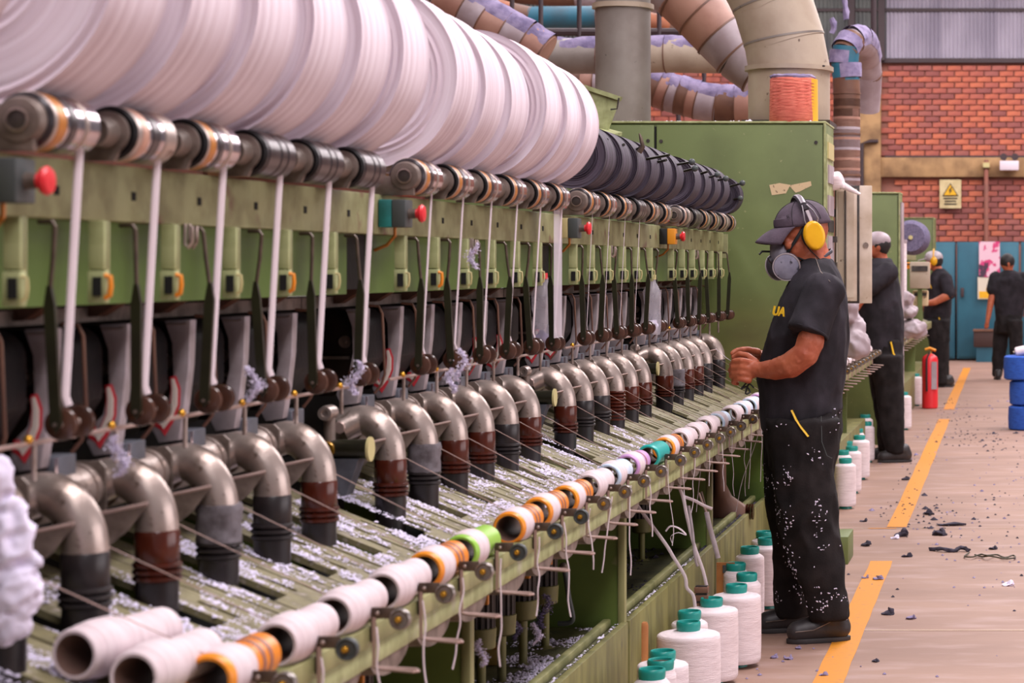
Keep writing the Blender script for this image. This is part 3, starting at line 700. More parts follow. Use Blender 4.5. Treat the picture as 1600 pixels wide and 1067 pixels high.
# ---------------------------------------------------------------- tubes on the rail
SX, SZ = -1.192, .845
M['white_tube'] = mat('white_tube', (224,208,212), .7, c2=(206,188,192), scale=12, stretch=(1,6,1))
M['lav_tube'] = mat('lavender_tube', (198,150,206), .5); M['ltgreen_tube'] = mat('lime_tube', (150,200,76), .4)
M['cyan_tube'] = mat('cyan_tube', (36,178,172), .35); M['blue_tube'] = mat('pale_blue_tube', (176,206,232), .6, c2=(222,222,236), scale=18, stretch=(1,6,1))
M['tube_in'] = mat('brown_card_inside', (112,84,74), .7); M['stripe'] = mat('purplish_stripe', (150,96,80), .5)
def tube_thing(c, wound=True):
    t = thing('yarn_tube', '', 'tube'); m = M[c]; ln = .215
    prof = [(0,.030),(-.001,.034),(.004,.0375),(.014,.0385),(.020,.0365),(.024,.0345),(ln,.0345),(ln,.029)]
    MB().lathe(prof+[(ln,.0295),(0,.0295)], (0,0,0), (0,1,0), 36, cap=False, closed=True).build('sleeve', m, t)
    MB().lathe([(0,.0296),(ln,.0296),(ln,.028),(.003,.028)], (0,0,0), (0,1,0), 30, cap=False, closed=True).build('lining', M['tube_in'], t)
    if wound:
        w_ = MB().lathe([(.020,.036),(.028,.0405),(.052,.0425),(.085,.042),(.10,.0365),(.112,.0350)], (0,0,0), (0,1,0), 36, cap=False)
        w_.build('winding', M['white_tube'], t)
    if c in ('orange', 'lav_tube'):
        for a in (.135, .165) if c == 'orange' else (.14,): MB().lathe([(a,.0347),(a,.0352),(a+.014,.0352),(a+.014,.0347)], (0,0,0), (0,1,0), 30, cap=False).build('stripe', M['stripe'], t)
    return t
TN = {'w':('white_tube','white-wound tube'),'o':('orange','orange white-wound tube'),'g':('ltgreen_tube','lime green white-wound tube'),'p':('lav_tube','lavender white-wound tube'),
      'c':('cyan_tube','turquoise tube'),'b':('blue_tube','pale blue and white tube')}
TL = {0:'------', 1:'owwwog', 2:'ooowbp', 3:'cowwwb', 4:'wbbpww'}
tp = {}
for k in range(0, 5):
    for i in range(6):
        st = TL[k][i]
        if st == '-': continue
        y = S[k]+.15+.30*i
        if k == 0: y = (2.70, 2.93)[i-4]
        if k == 1: y = S[1]+.17+.285*i
        loc = (SX+R.uniform(-.003,.003), y, SZ+R.uniform(-.002,.002)); lb = f"{TN[st][1]} on the rail, {ORD[i] if k else ORD[i-4]} {SEC[k]}"
        rt = (0, 0, R.uniform(0, 6))
        if st not in tp: t = tp[st] = tube_thing(TN[st][0], st != 'c'); t.location = loc; t['label'] = lb; t['group'] = 'tubes on the front rail'
        else: t = dup(tp[st], loc, lb, group='tubes on the front rail')
for x, y, z, a, lb in ((-1.34,3.07,.902,-.19,'loose white-wound tube lying on the slats near the frame corner'),(-1.252,3.06,.872,-.07,'loose white-wound tube lying on the slats, second from the frame corner')):
    t = dup(tp['w'], (x, y, z), lb, (0, .0, a), 'loose tubes on the slats')
# cradle arms: plate, wheel, wire stirrup
def cradle(wheel):
    t = thing('tube_cradle', '', 'bracket')
    MB().box(.036,.040,.04,.06,-.06,-.002).build('post', M['plate'], t)
    MB().box(.038,.078,.036,.040,-.018,.002).build('lever', M['plate'], t, bevel=.001)
    MB().ell((.050,.034,-.008), (.004,.003,.004), n=10, m=6).build('rivet', M['steel'], t)
    wv = MB().lathe([(0,.0),(0,.004),(.001,.013),(-.003,.0165),(.0,.019),(.008,.019),(.010,.015),(.010,0)], (.09,.03,-.018), (0,1,0), 26, cap=False).build('wheel', M['greywheel' if wheel else 'boxgrey'], t)
    MB().lathe([(-.008,0),(-.008,.004),(-.004,.0065),(.0,.0065)], (.088,.03,-.018), (0,1,0), 16, cap=False).build('hub', M['brass'], wv)
    MB().box(.040,.046,.035,.037,-.105,-.015).build('strap', M['wire'], t)
    MB().tube([(.043,.036,-.104),(.06,.030,-.106),(.115,.026,-.110),(.122,.036,-.110),(.115,.048,-.109),(.06,.046,-.106),(.043,.040,-.104)], .0028, 8).build('wire_loop', M['wire'], t)
    return t
cp_ = [cradle(0), cradle(1)]; used = [0, 0]
for k in range(0, 5):
    for i in range(6):
        if k == 0 and i < 4: continue
        y = S[k]+.15+.30*i+.02
        if k == 0: y = (2.75, 2.98)[i-4]
        st = 0 if (k, i) in ((2,0),(2,1),(1,1),(4,3),(1,5)) else 1
        lb = f"cradle bracket with {['dark','ringed grey'][st]} wheel, {ORD[i] if k else ORD[i-4]} {SEC[k]}"; loc = (SX, y+.03, SZ)
        if not used[st]: cp_[st].location = loc; cp_[st]['label'] = lb; cp_[st]['group'] = 'cradle brackets'; used[st] = 1
        else: dup(cp_[st], loc, lb, group='cradle brackets')
# thread hanging from the tubes
def wig(p, n, ln, amp, seed, dx=0):
    r = random.Random(seed); return [Vector((p[0]+dx*q/n+r.uniform(-amp,amp), p[1]+r.uniform(-amp,amp), p[2]-ln*q/n)) for q in range(n+1)]
for k in range(1, 5):
    for i in range(6):
        y = S[k]+.15+.30*i+.07; ln = .16+.10*((i*7+k*3) % 5)/4 if k < 4 else .3
        o = MB().tube(bez(wig((SX+.052, y, SZ-.03), 6, ln, .004, k*10+i, (.01,-.02,.0,.015)[(i+k) % 4]), 3), .0022 if k < 3 else .0013, 6).build('hanging_thread', M['yarn'], None)
        tag(o, f"white thread hanging in front of the rail, {ORD[i]} {SEC[k]}", 'thread', 'threads hanging from the tubes')
# slanting threads from the opening units over the slats to the tubes
for k in range(1, 5):
    for i in range(6):
        y = S[k]+.1+.283*i; o = MB().tube([(-1.44, y-.05, 1.035), (SX-.01, y+.09, SZ+.034)], .0010 if k < 3 else .0009, 6).build('slanting_thread', M['wire'], None)
        tag(o, f"fine white thread slanting down over the slats, {ORD[i]} {SEC[k]}", 'thread', 'slanting threads over the slats')
# ---------------------------------------------------------------- motors under the table
def motor():
    t = thing('finned_motor', '', 'motor'); t.scale = (1,1,1)
    n = 56; vs = MB(); prof = []
    for j in range(n):
        a = 2*PI*j/n; r = .036 if j % 4 < 2 else .030; prof.append((r*math.cos(a), r*math.sin(a)))
    vs.prism(prof, .052, .21, 'z').build('finned_body', M['motor'], t, ang=20)
    MB().lathe([(.0,.030),(.004,.036),(.054,.039),(.056,.034)], (0,0,0), (0,0,1), 32).build('end_cap', M['plinth'], t)
    MB().lathe([(.21,.03),(.25,.03)], (0,0,0), (0,0,1), 24).build('neck', M['green_pale'], t)
    MB().box(.01,.03,-.048,-.034,.12,.15).build('terminal_box', M['orange_band'], t, bevel=.003)
    return t
m0 = None
MP = [(2,.73),(2,.95),(2,1.20),(2,1.48),(1,1.55),(1,1.25),(3,.5),(3,1.5)]
for n, (k, dy) in enumerate(MP):
    loc = (-1.40 if k != 3 else -1.45, S[k]+dy, .463 if k != 3 else .44); lb = f"black finned motor with green cap below the table, {ORD[n % 4]} {SEC[k]}" if k == 2 else f"black finned motor below the table, {['nearer','farther'][n % 2]} one {SEC[k]}"
    if m0 is None: m0 = motor(); m0.location = loc; m0['label'] = lb; m0['group'] = 'motors below the table'; t = m0
    else: t = dup(m0, loc, lb, group='motors below the table')
for n, (k, dy) in enumerate(MP):
    x = -1.40 if k != 3 else -1.45; z = .463 if k != 3 else .44
    MB().lathe([(.0,.03),(.006,.012),(z-.335,.012)], (x, S[k]+dy, .335), (0,0,1), 16).build('motor_foot', M['plinth'], mach)
    MB().box(x-.01, x+.01, S[k]+dy-.01, S[k]+dy+.01, z+.24, .82).build('motor_hanger', M['plinth'], mach)
# hanging cable, small boxes, deck debris
t = thing('flexible_hose', 'dark hanging hose bent down onto the oily deck', 'hose', P(880, 885, 6.4))
MB().tube(bez([Vector((0,0,0)), P(884,900,6.4)-P(880,885,6.4), P(889,935,6.4)-P(880,885,6.4), P(895,965,6.4)-P(880,885,6.4), P(889,973,6.4)-P(880,885,6.4), P(872,974,6.4)-P(880,885,6.4)]), .0075, 10).build('hose', M['boxgrey'], t)
MB().ell((0,0,0), (.012,.01,.012)).build('clamp', M['castgrey'], t)
t = thing('grease_box', 'small brown box lying among lint on the deck', 'box', (-1.50, 6.10, .336))
MB().box(-.03,.03,-.03,.03,0,.05).build('body', mat('mustard_box', (140,112,54), .6), t, bevel=.003); MB().box(-.031,.031,-.031,.031,.045,.055).build('lid', M['orange_band'], t)
for n, (px, py, Y, s) in enumerate(((850,955,6.2,.03),(808,985,5.9,.016),(838,990,5.75,.018),(752,1020,5.0,.02),(955,880,6.8,.018),(740,400,5.3,.02),(556,590,4.5,.022),(720,570,5.1,.024),(395,600,3.95,.02),(185,712,3.4,.02),(705,595,5.0,.018))):
    p = P(px, py, Y); q = MB(); rr = random.Random(n)
    for f in range(420):
        h_ = rr.uniform(-1, 1); cx_ = .45*math.sin(h_*3+n)*s; rad = s*(.75-.45*abs(h_))*abs(rr.gauss(0,.55)); an = rr.uniform(0, 2*PI)
        c = Vector((cx_+rad*math.cos(an), rad*math.sin(an), h_*s*1.6)); e = rr.uniform(.03,.10)*s+.0008; d = Vector((rr.gauss(0,1),rr.gauss(0,1),rr.gauss(0,1.3))).normalized()*e*1.6; u = d.orthogonal().normalized()*e*.6; w2 = d.cross(u).normalized()*e*.6
        q.add([c+d, c-d, c+u, c-u*.6+w2, c-w2], [(0,2,3),(0,3,4),(0,4,2),(1,3,2),(1,4,3),(1,2,4)])
    o = q.build('lint_tuft', M['lint_purple'] if n in (0,1) else M['lint'], None, p)
    tag(o, f"{['fluffy lavender lint tuft behind the hanging hose','grey lint tuft on the nearer deck','lint tuft beside the yellow scrap on the deck','thin lint tuft at the foot of the end panel','frayed lint tuft hanging on the green end panel','lint tuft clinging to a rod under the beam','lint tuft stuck on a pulley before the teal-sided stop box','big lint tuft over the chutes past the teal-sided stop box','lint tuft on pulley above the bigger elbows','long lint tuft on the nearest elbow trunk','low lint tuft beside the big chute tuft'][n]}", 'lint', 'lint tufts caught on the machine')
t = thing('lint_wad', 'big white wad of lint hanging on the nearest elbow by the frame edge', 'lint', P(15, 900, 2.95))
q = MB(); q.ell((0,0,.05),(.03,.03,.055)); q.ell((.008,0,-.02),(.028,.03,.05)); q.ell((-.02,0,.09),(.02,.02,.05)); q.cap((.02,0,.03),(.035,0,.02),.008,.004); q.ell((.0,0,-.06),(.024,.03,.03)); q.ell((-.012,-.01,.13),(.016,.02,.03)); q.disp(.006, 30, 4)
remesh(q, 'wad', M['lint'], .0042, t, 2, .007, 34, 1, 3)
# bottles of clear plastic hung on the arms
M['bottle'] = mat('clear_plastic', (214,208,220), .12, c2=(232,226,236), scale=20, alpha=.34, bump=.4, bscale=50)
for n, (px, yy, hh) in enumerate(((848, 6.55, .20), (1019, 8.25, .20))):
    zt = P(0, 440, yy).z; x = (px-VX)*yy/F
    t = thing('plastic_bottle', ['crumpled clear plastic bottle hung upside down before the cream-sided stop box','crumpled clear plastic bottle hung among the arms past the cream-sided stop box'][n], 'bottle', (x, yy, zt-hh))
    b = MB().lathe([(0,.012),(.002,.03),(.02,.035),(.06,.034),(.1,.030),(.12,.034),(.16,.034),(.18,.026),(.2,.013),(.21,.012)], (0,0,0), (0,0,1), 28); b.disp(.006, 22, n)
    b.build('body', M['bottle'], t); MB().cyl((0,0,.208),(0,0,.226),.015,n=16).build('cap', M['red'] if n == 0 else M['cream'], t)
    q = MB(); q.ell((0,0,.03),(.024,.024,.02)); q.disp(.012, 50, n); q.build('lint_inside', M['lint_purple'] if n == 0 else M['lint'], t)
# hanging ties and scraps by the third end panel
def ribbon(pts, Y, w_, name, label, m='yarn', cat='strap', group='straps tied in front of the machine'):
    o = MB().tube(bez([P(x, y, Y+(q*.004)) for q, (x, y) in enumerate(pts)], 4), w_, 8, flat=.25, up=(1,0,0)).build(name, M[m], None); return tag(o, label, cat, group)
ribbon([(996,790),(1012,812),(1040,850),(1052,870),(1070,900),(1073,918),(1083,930),(1086,948)], 7.35, .006, 'tied_strap', 'long white strap slanting down with a knot at its middle')
ribbon([(1056,740),(1062,762),(1068,780),(1074,810),(1084,850),(1098,890),(1104,915)], 7.6, .006, 'tied_strap', 'white strap hanging almost straight down, knotted near its top')
ribbon([(1066,775),(1085,782),(1100,790),(1113,795)], 7.62, .006, 'tied_strap', 'short white strap branching sideways from the knot')
ribbon([(1040,830),(1048,822),(1062,826),(1072,836),(1060,832),(1048,838),(1050,848)], 7.5, .003, 'tied_strap', 'curled loose white string beside the long strap')
ribbon([(1092,770),(1100,792),(1106,806),(1102,790),(1096,768)], 8.0, .004, 'tied_strap', 'grey string loop hanging near the farther panel', 'wire')
ribbon([(1104,800),(1108,820),(1113,838),(1118,856),(1122,872)], 7.9, .009, 'tied_strap', 'twisted grey rag cord hanging against the plinth', 'chute')
ribbon([(1076,790),(1082,830),(1086,870),(1090,885)], 7.55, .005, 'tied_strap', 'greyish strap hanging behind the white one', 'chute')
ribbon([(1190,660),(1178,700),(1160,750),(1150,800)], 8.9, .0012, 'tied_strap', 'fine thread slanting from the rail beside the worker')
ribbon([(1103,690),(1094,740),(1088,800)], 8.2, .0012, 'tied_strap', 'fine thread dropping from the rail over the belt guard')
M['card'] = mat('brown_cardboard', (176,116,62), .7, c2=(150,92,46), scale=8)
t = thing('cardboard_strip', 'orange-brown cardboard roll standing by the nearer end panel edge', 'cardboard', (P(993,0,6.85).x, 6.97, 0))
MB().lathe([(0,.018),(.30,.02),(.31,.016)], (0,0,0), (0,0,1), 14).build('roll', M['card'], t); MB().tube([(0,-.02,.2),(-.02,-.02,.17),(.0,-.02,.19)], .002).build('tie', M['yarn'], t)
t = thing('cardboard_strip', 'brown cardboard sheet leaning against the plinth behind the cones', 'cardboard', (P(1131,0,8.4).x, 8.45, 0))
MB().box(-.035,.035,-.004,.004,0,.30).build('sheet', M['card'], t); MB().box(-.01,.01,-.008,-.004,.26,.29).build('dark_tab', M['boxgrey'], t)
t = thing('grill_brush', 'rusty ribbed block hung on the plinth beside the cones', 'block', (P(1093,0,7.55).x, 7.6, .115))
for q in range(8): MB().box(-.024,.024,-.018,.018,.028*q,.028*q+.02).build('rib', M['duct_brown'], t, bevel=.002)
MB().box(-.02,.02,-.012,.012,0,.22).build('core', M['motor'], t)
t = thing('grey_block', 'small grey-brown block behind the widest cone', 'block', (P(1073,0,7.4).x, 7.5, 0)); MB().box(-.025,.025,-.02,.02,0,.25).build('body', M['castgrey'], t, bevel=.004); MB().box(-.02,.02,-.022,-.02,.12,.2).build('plate', M['plate'], t)
# belt guard at the far end
t = thing('belt_guard', 'large dark curved belt guard against the green cabinet', 'guard', P(1175, 745, 10.3))
arc = [Vector((.22*math.cos(a), 0, .22*math.sin(a))) for a in [PI*.45+PI*.55*q/14 for q in range(15)]]
MB().tube(arc, .02, 10, flat=.5).build('rim', M['motor'], t); MB().lathe([(0,.0),(0,.205),(.02,.205),(.02,0)], (0,.03,0), (0,1,0), 40, cap=False).build('disc', M['green_panel'], t)
t = thing('rusty_gearbox', 'rusty cast housing with ribbed flange on the far deck', 'machine unit', (P(1135,0,9.7).x, 9.7, .336))
MB().loft([((0,0,0),.11,.07),((0,0,.04),.10,.06),((-.02,0,.09),.045,.04),((-.03,0,.14),.03,.03),((-.03,0,.26),.028,.028)]).build('body', M['duct_brown'], t)
for q in range(3): MB().cyl((.09+.012*q,0,.02),(.097+.012*q,0,.02),.035,n=20).build('flange_ring', M['cuff'], t)
# ================================================================ CONES OF THREAD ON THE FLOOR
def cone_mesh(r, h=.262):
    b = .018; prof = [(b,.03),(b,r*.93),(b+.010,r*.985)]
    for q in range(1, 22): prof.append((b+.01+(h-b-.01-.018)*q/21, r*(.985+.015*math.sin(q/21*PI))))
    prof += [(h-.008, r*.97), (h-.003, r*.9), (h+.006, .040), (h+.006, .036)]
    return MB().lathe(prof, (0,0,0), (0,0,1), 56).mesh('thread_winding', M['cone'], ang=50)
def cone_thing(x, y, r, label, h=.262, z=0, group='cones of thread on the floor', tilt=None, inner='teal_tube'):
    t = thing('thread_cone', label, 'thread cone', (x, y, z), group, tilt)
    put(cone_mesh(r, h), 'thread_winding', t)
    MB().lathe([(0,.034),(.001,.040),(.018,.037),(.018,.030),(0,.030)], (0,0,0), (0,0,1), 32, cap=False, closed=True).build('tube_foot', M['teal_tube'], t)
    MB().lathe([(h,.0355),(h+.012,.0385),(h+.026,.0395),(h+.033,.0385),(h+.036,.036),(h+.035,.032),(h+.02,.030),(h,.030)], (0,0,0), (0,0,1), 40, cap=False, closed=True).build('tube_collar', M['teal_tube'], t)
    MB().lathe([(.02,.0295),(h+.028,.0298),(h+.028,.0285),(.02,.0285)], (0,0,0), (0,0,1), 28, cap=False, closed=True).build('card_core', M['tube_in' if inner == 'card' else 'teal_tube'], t)
    return t
for x, y, r, lb, kw in (
    (-1.067,6.24,.054,'narrow white thread cone, the nearest one of all at the bottom edge',{}),
    (-1.066,6.385,.046,'slim white thread cone with brown card showing inside its collar, just behind the nearest',{'inner':'card'}),
    (-1.084,6.53,.078,'medium white thread cone, the third from the camera',{}),
    (-1.090,7.07,.104,'widest white thread cone, broad flat shoulder, standing nearer than the tilted-collar cone',{}),
    (-1.120,7.285,.062,'slim white thread cone with slightly tilted collar behind the widest cone',{'tilt':(0,.0,0)}),
    (-1.087,7.57,.093,'wide white thread cone in front of the cone with specks on its shoulder',{}),
    (-1.043,7.89,.090,'wide white thread cone with grey specks on its shoulder',{}),
    (-1.042,8.18,.054,'narrow white thread cone tight behind the specked-shoulder cone',{}),
    (-1.120,8.46,.050,'narrow white thread cone touching the plinth before the brown cardboard sheet',{}),
    (-1.128,8.95,.060,'white thread cone with brown card inside its collar near the worker',{'inner':'card'}),
    (-1.092,9.24,.078,'white thread cone half behind the worker\'s far leg',{}),
    (-1.128,9.47,.060,'white thread cone behind all others beside the worker\'s leg',{})):
    t = cone_thing(x, y, r, lb, **kw)
for n, (px, Y, r) in enumerate(((1321,13.03,.064),(1317,13.6,.055),(1331,13.9,.062),(1323,14.3,.055),(1343,14.8,.07),(1340,15.4,.05),(1354,16.1,.06),(1352,16.9,.06))):
    cone_thing((px-VX)*Y/F, Y, r, f"white thread cone with teal collar beyond the main worker, {ORD[n]} going away from him", .265, group='cones before the second machine')
for n, (px, Y) in enumerate(((1412,19.3),(1431,22.6),(1438,24.4))):
    cone_thing((px-VX)*Y/F, Y, .07, ['white thread cone just beyond the feet of the bending worker','cream thread cone close left of the fire extinguisher','white thread cone mostly hidden behind the fire extinguisher'][n], .30, group='cones near the extinguisher')
# ================================================================ CABINETS
M['green_door'] = mat('cabinet_door_paint', (104,118,66), .5, c2=(90,102,54), scale=3, c3=(132,134,88), s3=40, m3=(.66,.72), bump=.05)
def add_stain(m, c, rad, colour):      # one soot stain with a shape of its own, fixed in the door's own coordinates
    nt = m.node_tree; N = nt.nodes; L = nt.links; b = N['Principled BSDF']; src = b.inputs['Base Color'].links[0].from_socket
    tc = N.new('ShaderNodeTexCoord'); mp = N.new('ShaderNodeMapping'); mp.vector_type = 'TEXTURE'; L.new(tc.outputs['Object'], mp.inputs[0])
    mp.inputs['Location'].default_value = c; mp.inputs['Scale'].default_value = rad
    ns = N.new('ShaderNodeTexNoise'); ns.inputs['Scale'].default_value = 2; L.new(mp.outputs[0], ns.inputs['Vector'])
    ln = N.new('ShaderNodeVectorMath'); ln.operation = 'LENGTH'; L.new(mp.outputs[0], ln.inputs[0])
    ad = N.new('ShaderNodeMath'); ad.operation = 'ADD'; L.new(ln.outputs['Value'], ad.inputs[0]); L.new(ns.outputs[0], ad.inputs[1])
    r = N.new('ShaderNodeMapRange'); r.inputs[1].default_value = .6; r.inputs[2].default_value = 1.7; r.inputs[3].default_value = .85; r.inputs[4].default_value = 0; L.new(ad.outputs[0], r.inputs[0])
    x = N.new('ShaderNodeMix'); x.data_type = 'RGBA'; L.new(r.outputs[0], x.inputs[0]); L.new(src, x.inputs[6]); x.inputs[7].default_value = (*lin(colour), 1); L.new(x.outputs[2], b.inputs['Base Color'])
add_stain(M['green_door'], (1.55, 0, 1.10), (.17, 5, .10), (58,54,40)); add_stain(M['green_door'], (1.55, 0, .95), (.55, 5, .35), (112,110,56))
def cabinet(x0, x1, Y, dep, h, label, seam=None, edge='green_edge'):
    t = thing('green_cabinet', label, 'cabinet', (x0, Y, 0))
    wd = x1-x0
    MB().box(0, wd, .012, dep, .06, h).build('body', M['green'], t, bevel=.006)
    if seam:
        MB().box(.0, seam-.006, 0, .012, .1, h-.012).build('door', M['green'], t, bevel=.003)
        d = MB().box(seam+.006, wd-.012, 0, .012, .1, h-.012).build('door', M['green_door'], t, bevel=.003)
        for x, z in ((seam+.028,h-.092),(wd-.045,h-.098),(wd-.045,.3),(seam+.028,.3),(wd/2,.9)): MB().cyl((x,-.004,z),(x,0,z),.009,n=12).build('screw', M['motor'], d)
        MB().cyl((seam-.035,-.004,h-.09),(seam-.035,0,h-.09),.009,n=12).build('screw', M['motor'], t)
        MB().box(seam-.005, seam+.005, .004, .012, .1, h-.02).build('door_gap', M['void'], t)
    else: MB().box(.02, wd-.02, 0, .012, .1, h-.02).build('door', M['green'], t, bevel=.003)
    MB().box(-.0, wd+.003, -.004, dep+.004, h-.004, h+.006).build('top_edge', M['green_pale'], t, bevel=.002)
    MB().box(wd-.008, wd+.002, -.003, .016, .06, h).build('corner_strip', M['green_pale'], t)
    return t
CY = 10.6; CH = 2.151
cab = cabinet(-2.9, -.968, CY, .46, CH, 'big green control cabinet at the end of the near spinning machine', seam=1.104)
MB().box(.3,1.85,.46,.86,.06,CH).build('rear_body', M['green'], cab, bevel=.006)
MB().box(1.93,1.935,.05,.42,1.2,2.1).build('side_panel', M['green_pale'], cab); 
for q, (z0, z1, m) in enumerate(((1.98,2.06,'cream'),(1.86,1.95,'duct_pale'),(1.70,1.80,'duct_pale'),(1.62,1.68,'boxblack'),(1.45,1.6,'duct_pale'))): MB().box(1.935,1.942,.08+.02*(q % 2),.38,z0,z1).build('side_label', M[m], cab)
for z in (1.57,1.44,1.36): MB().box(1.93,1.96,.30,.36,z,z+.03).build('hinge', M['motor'], cab)
MB().box(1.82, 2.045, -.02+.0, .3, 0.0, .135).build('base_foot', M['green'], cab, bevel=.004)
M['sticker'] = mat('torn_sticker', (208,184,146), .8, c2=(120,96,76), scale=40, mix=(.6,.64))
st = P(1202,288,CY); ox = -2.9
def cp3(px, py): p = P(px, py, CY); return (p.x+2.9, p.z)
MB().prism([cp3(1202,289),cp3(1218,286),cp3(1236,289),cp3(1267,283),cp3(1268,290),cp3(1250,299),cp3(1243,301),cp3(1234,291),cp3(1228,302),cp3(1206,305)], -.0018, -.0002).build('torn_sticker', M['sticker'], cab, smooth=False)
M['soot'] = mat('soot_stain', (62,62,42), .6, c2=(86,92,60), scale=6)
lintfield('top_dust', 500, (10.62, 11.0), (-2.7, -1.0), lambda x, y: CH+.006, None, M['lint'], (.004,.010), lambda x, y: max(0, noise.noise(Vector((x*6,y*6,0)))*1.5)).parent = None
bpy.data.objects['top_dust']['label'] = 'scattered white lint on top of the green cabinet'
# open electrical door standing out from the cabinet side
t = thing('electrical_door', 'open cream electrical box door with dark gasket beside the green cabinet', 'door', P(1305, 474, 11.1))
def q3(px, py): p = P(px, py, 11.1)-P(1305, 474, 11.1); return p.x, p.z
x1, z1 = q3(1362, 290)
M['cream_metal'] = mat('cream_metal', (220,204,190), .5, c2=(186,166,146), scale=6, c3=(150,112,84), s3=20, m3=(.68,.76))
MB().box(0, x1, .0, .03, 0, z1).build('door_leaf', M['cream_metal'], t, bevel=.004)
xi = q3(1343,0)[0]
MB().box(0, xi, -.012, 0, 0, z1).build('gasket_frame', M['motor'], t, bevel=.002)
MB().box(.006, xi-.012, -.016, -.012, .012, z1-.018).build('inner_tray', M['cream_metal'], t, bevel=.002)
MB().box(.016, .045, -.019, -.016, .03, z1-.03).build('inner_panel', M['duct'], t); MB().box(.05, .056, -.026, -.016, .02, z1-.02).build('inner_ridge', M['motor'], t)
MB().box(.060, .098, -.02, -.016, .03, z1-.03).build('inner_panel', M['cream_metal'], t)
MB().cyl((q3(1353,383)[0],-.008,q3(1353,383)[1]),(q3(1353,383)[0],0,q3(1353,383)[1]),.014,n=20).build('lock', M['steel'], t)
MB().box(-.03,.0,.0,.02,.1,.14).build('hinge', M['motor'], t); MB().box(-.03,.0,.0,.02,z1-.16,z1-.12).build('hinge', M['motor'], t)
t = thing('rag', 'white rag stuffed on the cabinet side above the open door', 'rag', P(1303, 282, 11.0))
q = MB(); q.ell((0,0,0),(.055,.05,.05)); q.cap((.04,0,-.02),(.12,0,-.06),.022,.01); q.disp(.02,18,3); q.build('cloth', M['cone'], t)
# pink cone on top
t = thing('pink_cone', 'salmon pink thread package standing on top of the green cabinet', 'thread cone', (P(1239,0,10.71).x, 10.71, CH+.006))
M['pink'] = mat('pink_thread', (234,132,112), .85, c2=(206,98,84), scale=22, stretch=(1,1,9), bump=.6, bscale=80)
MB().lathe([(0,.06),(.0,.112),(.004,.116),(.11,.114),(.21,.113),(.216,.108),(.216,.05)], (0,0,0), (0,0,1), 56).build('winding', M['pink'], t, ang=50)
th = MB()
for q in range(24):
    z0 = .01+.19*q/24; s = 1 if q % 2 else -1
    th.tube([((.1158)*math.cos(s*a), .1158*math.sin(s*a), z0+.012*a) for a in [ -2.9+.42*j for j in range(14)]], .0012, 4)
th.build('thread_turns', M['pink'], t)['kind'] = 'stuff'
q = MB().lathe([(.214,.108),(.224,.112),(.232,.10),(.230,.03)], (0,0,0), (0,0,1), 40); q.disp(.008, 40, 2); q.build('lint_cap', M['lint_purple'], t)
MB().lathe([(0,.1185),(.212,.1165),(.212,.1135),(0,.1155)], (0.004,0.012,0), (0,0,1), 56, cap=False, closed=True).build('yellow_wrapper', mat('yellow_thread', (226,170,44), .85), t)
# raised lid left of the cabinet
t = thing('raised_lid', 'pale green box lid propped open above the black packages', 'lid', P(938, 195, 10.3))
c0 = P(938,195,10.3)
def L3(px, py, Y): return P(px, py, Y)-c0
f0 = [L3(903,131,10.3),L3(968,153,10.3),L3(948,206,10.3),L3(905,188,10.3)]; f1 = [p+Vector((0,.03,.0)) for p in f0]
MB().add(f0+f1, [(0,3,2,1),(4,5,6,7),(0,1,5,4),(1,2,6,5),(2,3,7,6),(3,0,4,7)]).build('lid_panel', M['green_pale'], t)
f0 = [L3(900,128,10.28),L3(970,151,10.28),L3(967,157,10.28),L3(900,135,10.28)]; f1 = [p+Vector((0,.05,.0)) for p in f0]
MB().add(f0+f1, [(0,3,2,1),(4,5,6,7),(0,1,5,4),(1,2,6,5),(2,3,7,6),(3,0,4,7)]).build('top_rim', M['green_pale'], t)
f0 = [L3(933,202,10.2),L3(960,209,10.2),L3(959,215,10.2),L3(933,207,10.2)]; f1 = [p+Vector((0,.2,.02)) for p in f0]
MB().add(f0+f1, [(0,3,2,1),(4,5,6,7),(0,1,5,4),(1,2,6,5),(2,3,7,6),(3,0,4,7)]).build('lower_flange', M['green_pale'], t)
MB().tube([L3(967,153,10.27),L3(964,170,10.27),L3(954,171,10.27)], .004).build('handle', M['motor'], t)
MB().box(-.02,.02,.02,.05,-.5,-.02).build('prop', M['green'], t)
